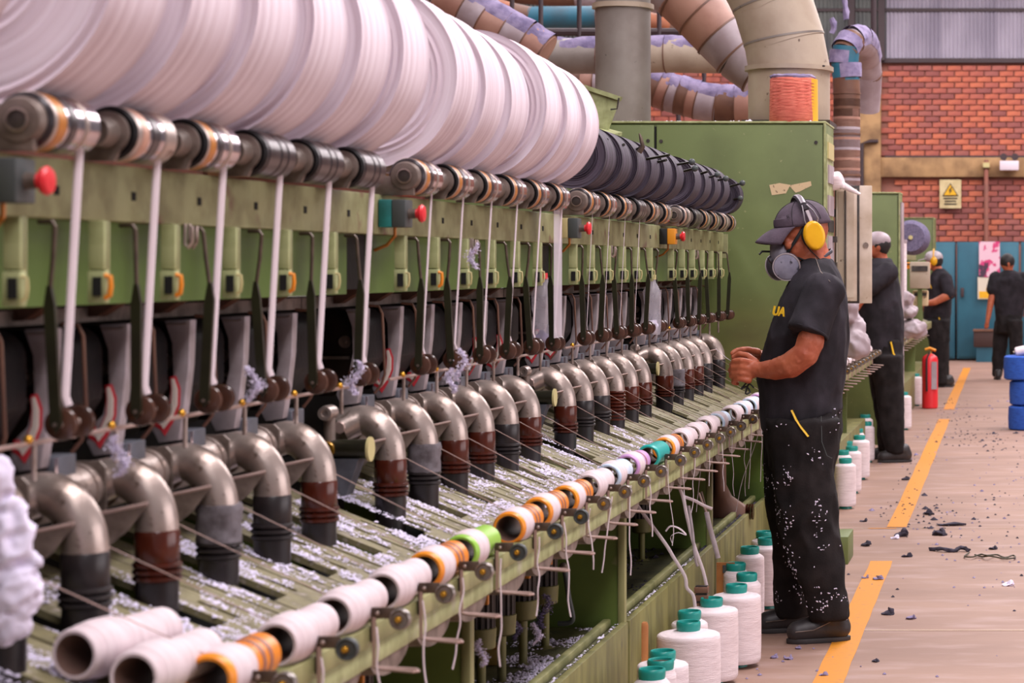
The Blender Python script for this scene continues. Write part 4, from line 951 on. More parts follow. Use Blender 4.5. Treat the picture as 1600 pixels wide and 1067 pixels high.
# second and third cabinets and machines beyond
cab2 = cabinet(-1.95, -.965, 16.9, .36, 2.02, 'second green cabinet, behind the bending worker in the grey cap')
MB().box(.30,.62,-.006,0,1.72,1.82).build('sticker', M['sticker'], cab2); MB().box(.45,.95,-.006,0,1.15,1.36).build('sticker', M['sticker'], cab2)
MB().box(.90,.96,-.006,0,1.34,1.42).build('dark_label', M['motor'], cab2)
MB().box(.988,1.0,.05,.33,.2,1.95).build('side_panel', M['duct_pale'], cab2)
cab3 = cabinet(-2.4, -1.128, 27.2, .7, 2.055, 'third green cabinet, behind the worker in the purple mask')
def far_machine(y0, n, label, suf, x=-1.18):
    t = thing('spinning_machine', label, 'machine', (0, 0, 0)); y1 = y0+n
    MB().box(x-.9, x, y0, y1, 0, .34).build('plinth_panel', M['plinth'], t, bevel=.004)
    MB().box(x+.0, x+.05, y0, y1, .735, .81).build('rail', M['green_edge'], t, bevel=.004)
    MB().prism([(x+.04,.80),(x-.5,1.02),(x-.5,1.0),(x+.04,.78)], y0, y1).build('sloping_table', M['slat'], t)
    MB().box(x-.2, x-.13, y0, y1, 1.52, 1.61).build('beam', M['beam'], t, bevel=.004); MB().box(x-.26, x-.22, y0, y1, 1.0, 1.52).build('back_panel', M['green_panel'], t)
    k = 0; y = y0+.03
    while y < y1:
        MB().prism([(x-.02,.0),(x-.02,.78),(x-.6,1.0),(x-.6,.0)], y, y+.02).build('end_panel', M['green'], t); y += n/3
    while False: pass
    return t
fm2 = far_machine(11.55, 4.35, 'second green spinning machine beyond the near cabinet', '', -1.16)
fm3 = far_machine(18.0, 7.4, 'third green spinning machine farther along the aisle', '', -1.13)
tpk = ['w','w','p','w','c','w']
for s, (y0, n, c) in enumerate(((11.8, 13, -1.13), (18.3, 9, -1.10))):
    for i in range(n):
        y = y0+.31*i*(1 if s == 0 else 1.6)
        lb = f"white-wound tube on the {['second','third'][s]} machine's rail, {ORD[i] if i < 12 else ['thirteenth','fourteenth'][i-12]} from its near end"
        dup(tp['w'], (c, y, .85), lb, group='tubes on the far machines')
        lb = f"cradle bracket with wire loop on the {['second','third'][s]} machine, {ORD[i] if i < 12 else ['thirteenth','fourteenth'][i-12]} from its near end"
        dup(cp_[1], (c, y+.05, .85), lb, group='cradle brackets on the far machines')
# rags and lint heaps on the far rails, red lever, roll
def blob(name, label, cat, p, parts, m, d=.03, s=12, seed=1):
    t = thing(name, label, cat, p); q = MB()
    for c, r in parts: q.ell(c, r)
    q.disp(d*.5, s, seed); remesh(q, 'cloth', M[m], .012, t, 2, .016, 11, 1, seed); return t
blob('rag_heap', 'heap of pale rags on the second machine between the two workers', 'rag', P(1322,500,12.6), [((0,0,.06),(.06,.10,.10)),((.03,.05,-.05),(.08,.1,.08)),((.05,0,-.14),(.09,.1,.08))], 'duct_pale', .05, 9, 2)
blob('rag_heap', 'pale lint-covered bundle on the third machine', 'rag', P(1416,468,18.6), [((0,0,0),(.075,.08,.07)),((0,0,-.1),(.1,.1,.05)),((.06,0,-.25),(.12,.1,.08))], 'duct_pale', .05, 9, 5)
t = thing('red_lever', 'red plastic lever on the third machine', 'lever', P(1417,500,20.6)); MB().box(-.016,.016,-.01,.01,-.12,.02).build('stem', M['red'], t, bevel=.004); MB().box(-.045,.03,-.012,.012,.02,.06).build('grip', M['red'], t, bevel=.006); MB().cyl((0,0,-.15),(0,0,-.10),.012,n=10).build('rod', M['steel'], t)
t = thing('grey_package', 'big grey-blue roving package beside the third cabinet', 'yarn package', P(1423,371,20.5))
M['bluegrey'] = mat('blue_grey_roving', (112,104,132), .85, c2=(88,82,108), scale=50)
MB().lathe([(0,.02),(0,.13),(.05,.165),(.5,.165),(.55,.12)], (0,0,0), (0.0,1,0), 40).build('winding', M['bluegrey'], t); MB().cyl((0,-.03,0),(0,.0,0),.02,n=12).build('core', M['cream'], t)
t = thing('white_post', 'white vertical tube standing on the third machine', 'post', (P(1412,0,18.8).x, 18.8, .8)); MB().cyl((0,0,0),(0,0,.85),.026,n=16).build('tube', M['cone'], t); MB().cyl((0,0,.85),(0,0,.88),.03,n=16).build('cap', M['duct_pale'], t)
for n, (px, py, Y, w_, h_, m) in enumerate(((1437,430,19.5,.09,.12,'duct'),(1430,415,20,.14,.03,'orange'),(1438,466,19.6,.07,.07,'sticker'))):
    t = thing('small_box', ['cream box on the third machine before the masked worker','orange strip on top of the third machine','small tan box under the cream one'][n], 'box', P(px,py,Y)); MB().box(-w_,w_,0,.1,-h_,h_).build('body', M[m], t, bevel=.01)
    MB().box(-.02,.02,.04,.07,-(P(px,py,Y).z-.9),-h_).build('stand', M['green'], t); MB().box(-w_*.8,w_*.8,-.01,0,h_*.3,h_*.7).build('band', M['motor'], t)
# ================================================================ EXTINGUISHER, BLUE PACKAGES, FLOOR BITS
t = thing('fire_extinguisher', 'tall red fire extinguisher standing on the floor', 'fire extinguisher', ((1453-VX)*22.2/F, 22.2, 0))
MB().lathe([(0,.07),(.01,.082),(.5,.082),(.53,.07),(.55,.04),(.56,.02)], (0,0,0), (0,0,1), 32).build('cylinder', M['red'], t)
MB().cyl((0,0,.555),(0,0,.585),.02,n=14).build('valve', M['brass'], t); MB().tube([(-.05,0,.60),(0,0,.615),(.06,0,.59)], .014).build('handle', M['boxorange'], t)
MB().prism([(.02,.2),(.075,.2),(.075,.48),(.02,.48)], -.088, -.080).build('label_plate', M['duct_pale'], t); MB().tube([(-.0,-.03,.58),(-.03,-.08,.5),(-.03,-.092,.3),(-.028,-.09,.18)], .010).build('hose', M['boxblack'], t)
M['bluewind'] = mat('blue_thread', (42,92,190), .8, c2=(30,72,160), scale=24, stretch=(1,1,6))
for n in range(3):
    h = .213; dxx = (.02, .03, -.02)[n]
    t = thing('blue_package', ['bottom blue thread package of the stack of three','middle blue thread package of the stack of three','top blue thread package of the stack of three'][n], 'yarn package', (.03+dxx, 19.35, .222*n), 'stack of blue packages')
    MB().lathe([(0,.05),(0,.17),(.012,.188),(.1,.192),(h-.012,.188),(h,.17),(h,.05)], (0,0,0), (0,0,1), 48).build('winding', M['bluewind'], t, ang=50)
    MB().lathe([(-.002,.045),(-.002,.05),(h+.004,.05),(h+.004,.045)], (0,0,0), (0,0,1), 20, cap=False, closed=True).build('core', M['cream'], t)
t = thing('white_bobbin', 'small white bobbin lying on the blue stack', 'bobbin', (-.02, 19.3, .70)); MB().lathe([(-.06,.03),(-.05,.042),(.05,.042),(.06,.03)], (0,0,0), (1,0,.2), 24).build('winding', M['cone'], t); MB().cyl((-.075,0,-.015),(.075,0,.015),.012,n=12).build('core', M['duct'], t)
def gp(px, py): y = gy(py); return (px-VX)*y/F, y
DB = [(1408,838,.05,'lint_dark','dark fluffy lint lump with white scrap behind it'),(1469,836,.055,'lint_dark','large dark oval lint lump right of the dashed line'),(1388,960,.034,'lint_dark','pointed grey lint cone on the floor near the worker\'s heel'),
 (1424,967,.028,'lint_purple','flat pale lint tuft beside the pointed one'),(1372,906,.034,'lint_purple','lavender lint wisp crossing the yellow stripe'),(1352,904,.022,'lint_purple','small lavender lint flake left of the yellow stripe'),
 (1417,870,.034,'lint_dark','dark lint wisp beside the end of the yellow stripe'),(1353,853,.036,'lint_dark','dark lint lump touching the green base foot'),(1575,915,.034,'lint','white lint flake alone on the open floor'),
 (1484,821,.045,'lint_dark','long thin dark lint streak near the yellow cross line'),(1450,804,.04,'lint_dark','dark lint lump above the yellow cross line'),(1552,858,.03,'lint_dark','small dark lint speck far out on the floor'),
 (1233,1030,.022,'lint_purple','lavender lint tuft in front of the cones, beside the stripe start'),(1247,1014,.018,'lint_purple','tiny grey lint tuft just in front of the near shoe'),(1210,1028,.02,'lint_purple','small lint scrap close to the widest cones'),
 (1286,1056,.02,'lint_purple','lint curl on the yellow stripe at the picture bottom'),(1368,1034,.018,'lint_dark','thin dark scrap right of the stripe bottom'),(1350,815,.03,'lint_dark','small dark lint ball between foot and stripe'),
 (1415,750,.035,'lint_dark','dark lint ball beside the far stripe'),(1398,842,.03,'lint','white paper-like scrap behind the dark lump')]
for n, (px, py, s, m, lb) in enumerate(DB):
    x, y = gp(px, py); q = MB(); q.ell((0,0,s*.18), (s*.8,s*.7,s*.22), n=14, m=8); q.ell((s*.3,0,s*.2), (s*.4,s*.4,s*(.55 if n != 9 else .2)), n=12, m=8); q.disp(s*.35, 1.3/s, n); q.disp(s*.12, 5/s, n)
    if n == 9: q.v = [(v[0]*2.2, v[1], v[2]*.7) for v in q.v]
    o = q.build('lint_clump', M[m], None, (x, y, 0)); tag(o, lb, 'lint', 'lint clumps on the floor')
x, y = gp(1490, 862); r2 = random.Random(3)
q = MB().tube(bez([(-.12,.04,.006),(-.06,.0,.016),(0,-.02,.006),(.04,.02,.02),(.08,-.01,.008)],4), .011, 8); q.disp(.008, 50, 2)
tag(q.build('lint_twist', M['lint_dark'], None, (x, y, 0)), 'short twisted dark lint cord on the floor', 'lint')
x, y = gp(1548, 872)
pts = [(-.11,.06,.004),(-.13,.0,.004),(-.09,-.02,.006),(-.05,.02,.006),(-.02,-.03,.012),(.03,.02,.005),(.07,-.03,.006),(.11,.01,.005),(.12,-.03,.006),(.07,-.045,.006),(.0,-.04,.012),(-.04,-.01,.005),(-.08,.02,.005)]
tag(MB().tube(bez([Vector((p[0], p[1]*2.4, p[2]*1.8)) for p in pts], 5), .004, 6).build('wire_tangle', mat('dark_wire', (66,60,42), .6), None, (x, y, .002)), 'tangled dark green string on the floor', 'string')
lintfield('floor_specks', 800, (8.6, 24), (-.85, 1.2), lambda x, y: .0015, fl, M['lint_dark'], (.004,.012), lambda x, y: max(0, .18+noise.noise(Vector((x*1.4,y*.5,4)))*.9)*(1 if y > 10 else .25))
lintfield('floor_specks', 500, (7.3, 24), (-1.1, 1.2), lambda x, y: .0015, fl, M['lint_purple'], (.003,.010), lambda x, y: max(0, .2+noise.noise(Vector((x*1.4,y*.5,14)))*.9))
# ================================================================ DUCTS
def ring_duct(t, pts, r, mats, seg=1, flange=None, name='duct_section', n=28):
    for q in range(len(pts)-1):
        rr = r[q] if isinstance(r, list) else r; r2_ = r[q+1] if isinstance(r, list) else r
        a, b = Vector(pts[q]), Vector(pts[q+1]); d = (b-a).normalized()*rr*.12
        mb = MB().cyl(a, b+d*.6, rr, r2_*.992, n); mb.build(name, M[mats[q % len(mats)]], t)
        if flange: MB().cyl(b-d*.25, b+d*.25, r2_*1.035, n=n).build('seam_ring', M[flange], t)
YD = 11.05
x = P(973.5,0,YD).x
t = thing('exhaust_pipe', 'straight grey vertical exhaust pipe rising from the green cabinet', 'duct', (x, YD, CH+.004))
MB().cyl((0,0,0),(0,0,.62),.139,n=40).build('pipe', M['duct_grey'], t); MB().cyl((0,0,.60),(0,0,.625),.155,n=40).build('flange', M['duct'], t); MB().cyl((0,0,.62),(0,0,1.6),.137,n=40).build('upper_pipe', M['duct_grey'], t)
t = thing('elbow_duct', 'large cream segmented elbow duct standing on the green cabinet', 'duct', (0,0,0))
MB().box(P(1166,0,YD).x, P(1302,0,YD).x, YD-.19, YD+.2, CH+.004, CH+.03).build('base_flange', M['motor'], t)
MB().cyl((P(1233,0,YD).x,YD,CH+.02),(P(1233,0,YD).x,YD,P(0,112,YD).z),.207,n=44).build('duct_section', M['duct'], t)
MB().cyl((P(1233,0,YD).x,YD,P(0,112,YD).z),(P(1233,0,YD).x,YD,P(0,105,YD).z),.225,n=44).build('seam_ring', M['duct'], t)
ctr = [P(1233,106,YD),P(1225,62,YD),P(1206,2,YD),P(1176,-58,YD),P(1130,-108,YD),P(1060,-140,YD)]
for q in range(len(ctr)-1):
    a, b = ctr[q], ctr[q+1]; d = (b-a).normalized(); MB().cyl(a-d*.03, b+d*.035, .205+.0*q, .202, n=44).build('duct_section', M['duct'], t)
    MB().cyl(b-d*.004, b+d*.006, .2075, n=44).build('seam_ring', M['duct_grey'], t)
for px in (1211,1253,1287): MB().ell(P(px,103,YD-.19), (.008,.004,.005), n=8, m=6).build('bolt', M['motor'], t)
def lint_shell(t, a, b, r, seed, wid=1.25):
    d = (b-a); L_ = d.length; d.normalize(); side = d.cross(Vector((0,0,1))).normalized(); upv = side.cross(d).normalized()
    nk = max(4, int(L_/.035)); nj = 14; vs = []; fs = []
    for k in range(nk+1):
        c = a+d*(L_*k/nk)
        for j in range(nj+1):
            an = -wid+2*wid*j/nj; e = 1-abs(2*j/nj-1)**3
            q = c*9+Vector((an*1.3, seed, 0)); f = noise.noise(q)*.5+.5+noise.noise(q*3.1)*.35; cut = 1 if f*e > .16 else 0
            rr = r*(.97+(.05+.22*max(0, f))*e*cut); vs.append(c+side*(rr*math.sin(an))+upv*(rr*math.cos(an)))
    w_ = nj+1; fs = [(k*w_+j, k*w_+j+1, (k+1)*w_+j+1, (k+1)*w_+j) for k in range(nk) for j in range(nj)]
    o = MB().add(vs, fs).build('lint_blanket', M['lint_purple'], t); o['kind'] = 'stuff'
def duct(name, label, pts, Y, r, mats, flange='duct_brown', lint=None, n=26, hang=()):
    t = thing(name, label, 'duct', (0,0,0)); pp = [P(a, b, Y if not isinstance(Y, list) else Y[q]) for q, (a, b) in enumerate(pts)]
    ring_duct(t, pp, r, mats, flange=flange, n=n)
    if lint:
        for q in range(len(pp)-1):
            if q not in lint: continue
            a, b = pp[q], pp[q+1]; lint_shell(t, a, b, r if not isinstance(r, list) else r[q], q)
    for px_ in hang: pz = P(px_, pts[0][1], Y); MB().tube([pz, Vector((pz.x, pz.y, 7.2))], .012).build('hanger', M['steel_dark'], t)
    return t
duct('gored_duct', 'rosy segmented duct sloping down behind the cream elbow', [(1020,-45),(1062,-12),(1095,22),(1124,54),(1152,84),(1185,108)], 12.2, [.165,.165,.16,.155,.15,.15], ['duct_pale','duct_pink','duct_pink','duct_pale','duct_pale'])
duct('long_duct', 'long beige horizontal duct thick with lavender lint', [(660,84),(760,86),(850,88),(935,88),(1040,86),(1175,88)], 14.5, .118, ['duct','duct','duct_grey'], lint=(0,1,2,3,4), hang=(845,1030))
duct('low_duct', 'lower rosy ribbed duct behind the cabinet top', [(840,128),(870,128),(890,128),(910,129),(930,130),(1010,132),(1030,140),(1045,146),(1060,150),(1075,154),(1090,158),(1120,164),(1150,165),(1180,165)], 15.2, .128, ['duct_pink','duct_pale','duct_brown'], lint=(4,5,6,7,8,9,10,11,12), hang=(905,1100))
duct('blue_duct', 'blue and orange banded duct high behind the cream elbow', [(755,10),(800,22),(828,28),(933,27),(1010,36),(1050,44),(1150,48),(1200,48)], 20, .105, ['duct_orange','duct_brown','duct_blue','duct_blue','duct_orange','duct_brown'])
duct('slanting_duct', 'pale rosy gored duct slanting down behind the white packages', [(640,-50),(690,-10),(728,12),(757,30),(790,48),(822,66),(850,84)], 13.2, .125, ['duct_pale','duct_pink','duct_pale','duct_pink'], lint=(2,3,4,5))
duct('upper_duct', 'brown pipe crossing high behind the grey exhaust pipe', [(700,-16),(900,-4),(1100,14),(1190,20)], 22, .10, ['duct_brown','duct_pale'], lint=(0,1))
# lint-topped hook duct to the right of the cabinet
hp_ = [P(1323,470,14.2)]+[P(1323,290-16*q,14.2) for q in range(0,10)]+[P(1322,122,14.2),P(1320,100,14.2),P(1322,80,14.2),P(1330,66,14.25),P(1342,62,14.4),P(1352,72,14.6),P(1356,92,14.8),P(1358,115,14.9),P(1357,140,14.95),P(1355,165,15)]
t = thing('hook_duct', 'rosy hook-shaped duct topped with lavender lint right of the cabinet', 'duct', (0,0,0))
mm = ['duct_pink']+['duct_pale','duct_pink','duct_pink','duct_pale','duct_pink','duct_pale','duct_pink','duct_brown','duct_brown']+['duct_brown','duct_blue','duct_blue','duct_brown']+['duct_pale']*6+['duct_brown']*4
for q in range(len(hp_)-1):
    a, b = hp_[q], hp_[q+1]; d = (b-a).normalized(); MB().cyl(a-d*.02, b+d*.03, .088, n=24).build('duct_section', M[mm[min(q, len(mm)-1)]], t)
    if q % 4 == 1: MB().cyl(b-d*.006, b+d*.006, .092, n=24).build('seam_ring', M['duct_brown'], t)
for q in range(11, len(hp_)-4): lint_shell(t, hp_[q], hp_[q+1], .092, 3, 1.9 if q < 19 else 1.4)
for n, (a, b, c, d_) in enumerate(((1318,-10,1323,30),(1300,30,1300,52))):
    o = MB().tube(bez([P(a,b,14.4),P(a+3,(b+d_)/2,14.4),P(c,d_,14.4)]), .02, 8).disp(.01, 30, n).build('lint_strand', M['lint_purple'], None); tag(o, ['long lavender lint strand dangling above the hook duct','short lavender lint strand beside the cream elbow'][n], 'lint')
MB().tube([P(1365,-20,15),P(1365,60,15)], .02).build('x', M['steel_dark'], None)
o = bpy.data.objects['x']; o.name = 'hanger_rod'; tag(o, 'thin dark hanger rod beside the hook duct', 'rod')
# dark roof truss tube high behind the ducts
t = thing('pipe_rack', 'dark steel rack carrying the ducts behind the cabinet', 'rack', (0,0,0))
for px in (800,845,905,1030,1100): MB().tube([P(px,-40,16.5),P(px,120,16.5)], .018).build('upright', M['steel_dark'], t)
MB().tube([P(640,50,16.5),P(1200,50,16.5)], .03).build('cross_bar', M['steel_dark'], t); MB().tube([P(640,-38,16.5),P(1200,-38,16.5)], .03).build('cross_bar', M['steel_dark'], t)
for px in (850,1060): MB().tube([P(px,120,16.5), Vector((P(px,0,16.5).x,16.5,0))], .018).build('upright', M['steel_dark'], t)
# ================================================================ PEOPLE
M['skin'] = mat('tan_skin', (186,104,72), .5, c2=(164,82,56), scale=9, c3=(196,112,84), s3=30, m3=(.55,.7), bump=.15, bscale=120)
M['shirt'] = mat('black_shirt', (34,31,36), .85, c2=(50,46,53), scale=9, bump=.2, bscale=200, spec=.25)
M['trouser'] = mat('black_trousers', (30,27,28), .9, c2=(44,40,41), scale=12, bump=.3, bscale=150, spec=.2)
M['shoe'] = mat('dark_leather', (52,48,50), .45, c2=(36,33,34), scale=14, bump=.2); M['sole'] = mat('shoe_sole', (48,45,46), .6)
M['cap'] = mat('aubergine_cap', (84,70,84), .8, c2=(70,58,70), scale=20, bump=.3, bscale=180)
M['cap_under'] = mat('cap_underside', (34,26,34), .8)
M['muff'] = mat('yellow_muff', (236,180,30), .3, c2=(222,160,20), scale=10)
M['mask'] = mat('grey_rubber_mask', (128,122,134), .5); M['filter'] = mat('filter_pad', (150,148,168), .8, c2=(120,118,136), scale=16, c3=(66,64,76), s3=34, m3=(.60,.66))
M['mask_dark'] = mat('mask_ring', (60,56,66), .5); M['hair'] = mat('dark_hair', (30,24,24), .6); M['yellow_trim'] = mat('yellow_piping', (226,180,36), .5)
M['grey_metal'] = mat('grey_headband', (150,144,150), .4, .4)
def lofts(q, Y, secs, n=32, tl=0):
    vs = []; fs = []
    for s in secs:
        y, xl, xr, ry = s[:4]; tilt = s[4] if len(s) > 4 else 0; dY = s[5] if len(s) > 5 else 0
        a = P(xl, y, Y+dY); b = P(xr, y, Y+dY); c = (a+b)/2; rx = (b-a).x/2
        for j in range(n):
            t = 2*PI*j/n; ct, st_ = math.cos(t), math.sin(t)
            ct = math.copysign(abs(ct)**.9, ct); st_ = math.copysign(abs(st_)**.9, st_)
            vs.append((c.x+rx*ct, c.y+ry*st_, c.z+tilt*rx*ct))
    m = len(secs)
    for k in range(m-1):
        for j in range(n): fs.append((k*n+j, k*n+(j+1) % n, (k+1)*n+(j+1) % n, (k+1)*n+j))
    fs.append(tuple(range(n-1, -1, -1))); fs.append(tuple((m-1)*n+j for j in range(n)))
    q.add(vs, fs); return q
def local_parent(objs, root):
    for o in objs: o.parent = root; o.matrix_parent_inverse = Matrix.Translation(-Vector(root.location))
def shoe(toe, heel, h, parent, extra=True, w_=.043):
    toe = Vector(toe); heel = Vector(heel); d = (heel-toe); L_ = d.length; u = d/L_; v = Vector((-u.y, u.x, 0))
    q = MB(); q.chain([toe+u*.045+Vector((0,0,.040)), toe+u*.11+Vector((0,0,.05)), heel-u*.05+Vector((0,0,.05))], [.040,.046,.044], n=16)
    q.chain([toe+u*.13+Vector((0,0,.06)), heel-u*.085+Vector((0,0,h))], [.040,.05], n=16); q.chain([heel-u*.045+Vector((0,0,.05)), heel-u*.065+Vector((0,0,h))], [.042,.048], n=16)
    o = remesh(q, 'shoe', M['shoe'], .007, parent, 3)
    for vv in o.data.vertices:
        vv.co.z = max(vv.co.z*1.06, .012)
    n = 20; pl = []
    for j in range(n*2):
        a = 2*PI*j/(n*2); ww = w_*(1+.10*math.cos(a))*(.86 if abs(math.cos(a)) < .35 else 1); c = toe+d/2
        pl.append((c.x-u.x*math.cos(a)*L_*.483+v.x*math.sin(a)*ww, c.y-u.y*math.cos(a)*L_*.483+v.y*math.sin(a)*ww))
    s = MB().prism(pl, 0.0, .020, 'z').build('sole', M['sole'], o, bevel=.004)
    if extra:
        for q_ in range(4):
            c = toe+u*(.10+.022*q_)+Vector((0,0,.088+.012*q_)); MB().tube([c-v*.03-Vector((0,0,.012)), c+Vector((0,0,.006)), c+v*.03-Vector((0,0,.012))], .003, 6).build('lace', M['castgrey'], o)
        MB().tube([toe+u*.03-v*.046+Vector((0,0,.05)), toe+u*.1-v*.052+Vector((0,0,.055)), toe+u*.17-v*.05+Vector((0,0,.085))], .002, 6).build('stitch_line', M['castgrey'], o)
    return o
# ---------------------------------------------------------------- the main worker
p1 = thing('person', 'person in dark cap, yellow ear defenders and grey respirator holding thread at the near machine', 'person', (0,0,0))
Y0 = 8.5
yaw, pit = math.radians(20), math.radians(14)
fw = Vector((-math.cos(pit)*math.cos(yaw), -math.cos(pit)*math.sin(yaw), -math.sin(pit))); lf = Vector((0,0,1)).cross(fw).normalized(); up = fw.cross(lf).normalized()
HM = Matrix((fw, lf, up)).transposed(); HC = P(1254, 368, Y0)
def h(x, y, z): return HC+HM@Vector((x, y, z))
q = MB()
# neck, head
q.cap(P(1280,432,Y0), h(-.025,0,-.06), .066, .060, 16)
q.ell(h(-.01,0,.025), (.098,.076,.098), HM, 24, 16); q.ell(h(.02,0,-.035), (.070,.062,.075), HM, 20, 14)
q.ell(h(.045,0,-.088), (.040,.040,.032), HM, 16, 12); q.cap(h(-.02,.045,-.075), h(.05,.022,-.098), .026,.018); q.cap(h(-.02,-.045,-.075), h(.05,-.022,-.098), .026,.018)
q.cap(h(.082,.03,.028), h(.082,-.03,.028), .012); q.cap(h(.088,0,.02), h(.110,0,-.030), .009, .013); q.ell(h(.098,0,-.034), (.014,.018,.010), HM)
for s in (-1, 1):
    q.ell(h(.068,.038*s,-.022), (.022,.022,.020), HM); q.ell(h(.078,.031*s,.004), (.014,.017,.011), HM); q.ell(h(-.012,.080*s,-.004), (.018,.010,.032), HM)
q.cap(h(.086,.018,-.062), h(.086,-.018,-.062), .008)
# shoulders and chest under the shirt
q.cap(P(1278,462,Y0-.13), P(1278,462,Y0+.13), .05, .05); q.cap(P(1276,462,Y0), P(1262,560,Y0), .07, .10)
# near arm and hand
SH, EL, WR = P(1288,455,8.32), P(1259,553,8.27), P(1189,578,8.36)
q.chain([SH+Vector((0,0,-.02)), P(1272,508,8.285), P(1266,535,8.28), EL], [.040,.047,.053,.048]); q.chain([EL, P(1236,570,8.29), P(1212,577,8.325), WR], [.050,.050,.041,.031])
q.ell(P(1174,577,8.365), (.042,.024,.036), None, 18, 12); q.cap(WR, P(1172,576,8.365), .029, .028)
for k in range(4):
    ln = (0, -2, -1, 3)[k]; yb = 563+9.5*k; Yk = 8.335+.004*k
    q.chain([P(1170,yb+3,8.352), P(1158,yb,Yk), P(1147+ln,yb+1,Yk+.014), P(1143+ln,yb+6,Yk+.040), P(1149+ln,yb+8,Yk+.058)], [.0125,.0115,.0102,.0095,.0085], 10)
q.chain([P(1180,566,8.375), P(1168,556,8.392), P(1155,553,8.405), P(1146,558,8.412)], [.016,.013,.0112,.0095], 10)
# far arm and hand
q.chain([P(1284,462,8.66), P(1256,545,8.76), P(1200,559,8.62)], [.046,.048,.030]); q.ell(P(1181,556,8.585), (.040,.030,.022), None, 18, 12); q.cap(P(1200,559,8.62), P(1180,556,8.59), .028, .026)
for k in range(4):
    q.chain([P(1178,551+3*k,8.55+.012*k), P(1164,548+3*k,8.535+.016*k), P(1152,549+5*k,8.50+.016*k), P(1145+k,557+4*k,8.475+.014*k)], [.0125,.011,.010,.0088], 10)
q.chain([P(1184,550,8.54), P(1168,546,8.50), P(1152,547,8.47), P(1144,552,8.455)], [.015,.0125,.011,.0095], 10)
body = remesh(q, 'body', M['skin'], .0052, p1, 2, .0012, 30, 1, 3, .5)
# face details
for s in (-1, 1):
    MB().ell(h(.087,.031*s,.001), (.008,.011,.006), HM, 14, 8).build('eye', mat('eye_white', (196,180,172), .3), body)
    MB().tube([h(.091,.016*s,.001), h(.0955,.031*s,.0035), h(.088,.046*s,.0)], .0022, 6).build('eyelash', M['hair'], body)
    MB().tube([h(.094,.012*s,.030), h(.094,.032*s,.036), h(.082,.052*s,.030)], .004, 6).build('eyebrow', M['hair'], body)
# cap
q = MB(); vs = []; n = 40; m = 12
for i in range(m+1):
    ph = (PI/2+.10)*i/m
    for j in range(n):
        t = 2*PI*j/n; e = 1.0
        vs.append(h(-.010+.112*math.sin(ph)*math.cos(t), .090*math.sin(ph)*math.sin(t), .045+.092*math.cos(ph)+(.012*math.cos(t) if i > 8 else 0)))
q.add(vs, [(i*n+j, i*n+(j+1) % n, (i+1)*n+(j+1) % n, (i+1)*n+j) for i in range(m) for j in range(n)])
cp_o = q.build('cap', M['cap'], p1); md = cp_o.modifiers.new('s', 'SOLIDIFY'); md.thickness = .003
bv = []; nb = 18
for i in range(9):
    f = i/8
    for j in range(nb+1):
        a = -1.15+2.3*j/nb; rr = .088+f*.078*math.cos(a*.75)**.6 if True else 0
        x = -.005+.108*math.cos(a)+(f*.085)*math.cos(a*.55); y = (.088+.004*f)*math.sin(a)*(1-.12*f)
        z = .046+.006*math.cos(a)-.022*f*f-.012*f-.030*(abs(math.sin(a))**2)*(.2+.8*f)
        bv.append(h(x, y, z))
w1 = nb+1
q = MB().add(bv, [(i*w1+j, i*w1+j+1, (i+1)*w1+j+1, (i+1)*w1+j) for i in range(8) for j in range(nb)])
o = q.build('brim', [M['cap'], M['cap_under']], cp_o); md = o.modifiers.new('s', 'SOLIDIFY'); md.thickness = .005; md.offset = 0
MB().ell(h(-.010,0,.139), (.008,.008,.004), HM, 12, 6).build('top_button', M['cap'], cp_o)
for a in (0, PI/3, 2*PI/3): MB().tube([h(-.010+.1135*math.sin(t)*math.cos(a), .0915*math.sin(t)*math.sin(a), .0455+.0935*math.cos(t)) for t in [(-PI/2+.05)+(PI-.1)*k/20 for k in range(21)]], .0012, 5).build('panel_seam', M['cap_under'], cp_o)
for pts in ([(0,0),(0,.011),(.009,.012),(.010,.006),(0,.005)], [(.004,.005),(.012,-.001)]):
    MB().tube([h(.060+(a-.0)*(-.7), .0715+a*.35, .082+b) for a, b in pts], .0013, 5).build('cap_emblem', M['cap_under'], cp_o)
# ear defenders
ed = None
for s in (1, -1):
    c = h(-.018,.100*s,-.006); q = MB(); q.ell(c, (.036,.026,.049), HM, 26, 18)
    if s > 0:
        q2 = MB(); q2.ell(c+HM@Vector((0,.008*s,0)), (.043,.028,.058), HM, 28, 18)
        for i, v in enumerate(q2.v):
            d = HM.transposed()@(Vector(v)-c); d.y = min(d.y*s, .022)*s; q2.v[i] = tuple(c+HM@d)
        ed = q2.build('ear_cup', M['muff'], p1)
    else: q.build('ear_cup', M['muff'], p1)
    MB().ell(c-HM@Vector((-.004,.018*s,0)), (.040,.016,.052), HM, 28, 12).build('ear_cushion', M['boxblack'], p1)
    MB().tube([h(-.002,.098*s,.034), h(.004,.104*s,.060), h(.000,.100*s,.088), h(-.004,.088*s,.118)], .0026, 8).build('band_wire', M['grey_metal'], p1)
    MB().tube([h(-.040,.098*s,.030), h(-.050,.104*s,.055), h(-.040,.100*s,.088), h(-.022,.088*s,.118)], .0026, 8).build('band_wire', M['grey_metal'], p1)
    MB().tube([h(-.020,.104*s,.036), h(-.020,.107*s,.060), h(-.016,.098*s,.095)], .008, 8, flat=.3).build('band_slide', M['chute'], p1)
MB().tube([h(-.014,.098*math.cos(t), .055+.098*math.sin(t)) for t in [.45+(PI-.9)*k/16 for k in range(17)]], .016, 12, flat=.35, up=tuple(fw)).build('headband', M['cap_under'], p1)
MB().tube([h(-.014,.104*math.cos(t), .055+.104*math.sin(t)) for t in [.75+(PI-1.5)*k/16 for k in range(17)]], .010, 8, flat=.3, up=tuple(fw)).build('headband_pad', M['grey_metal'], p1)
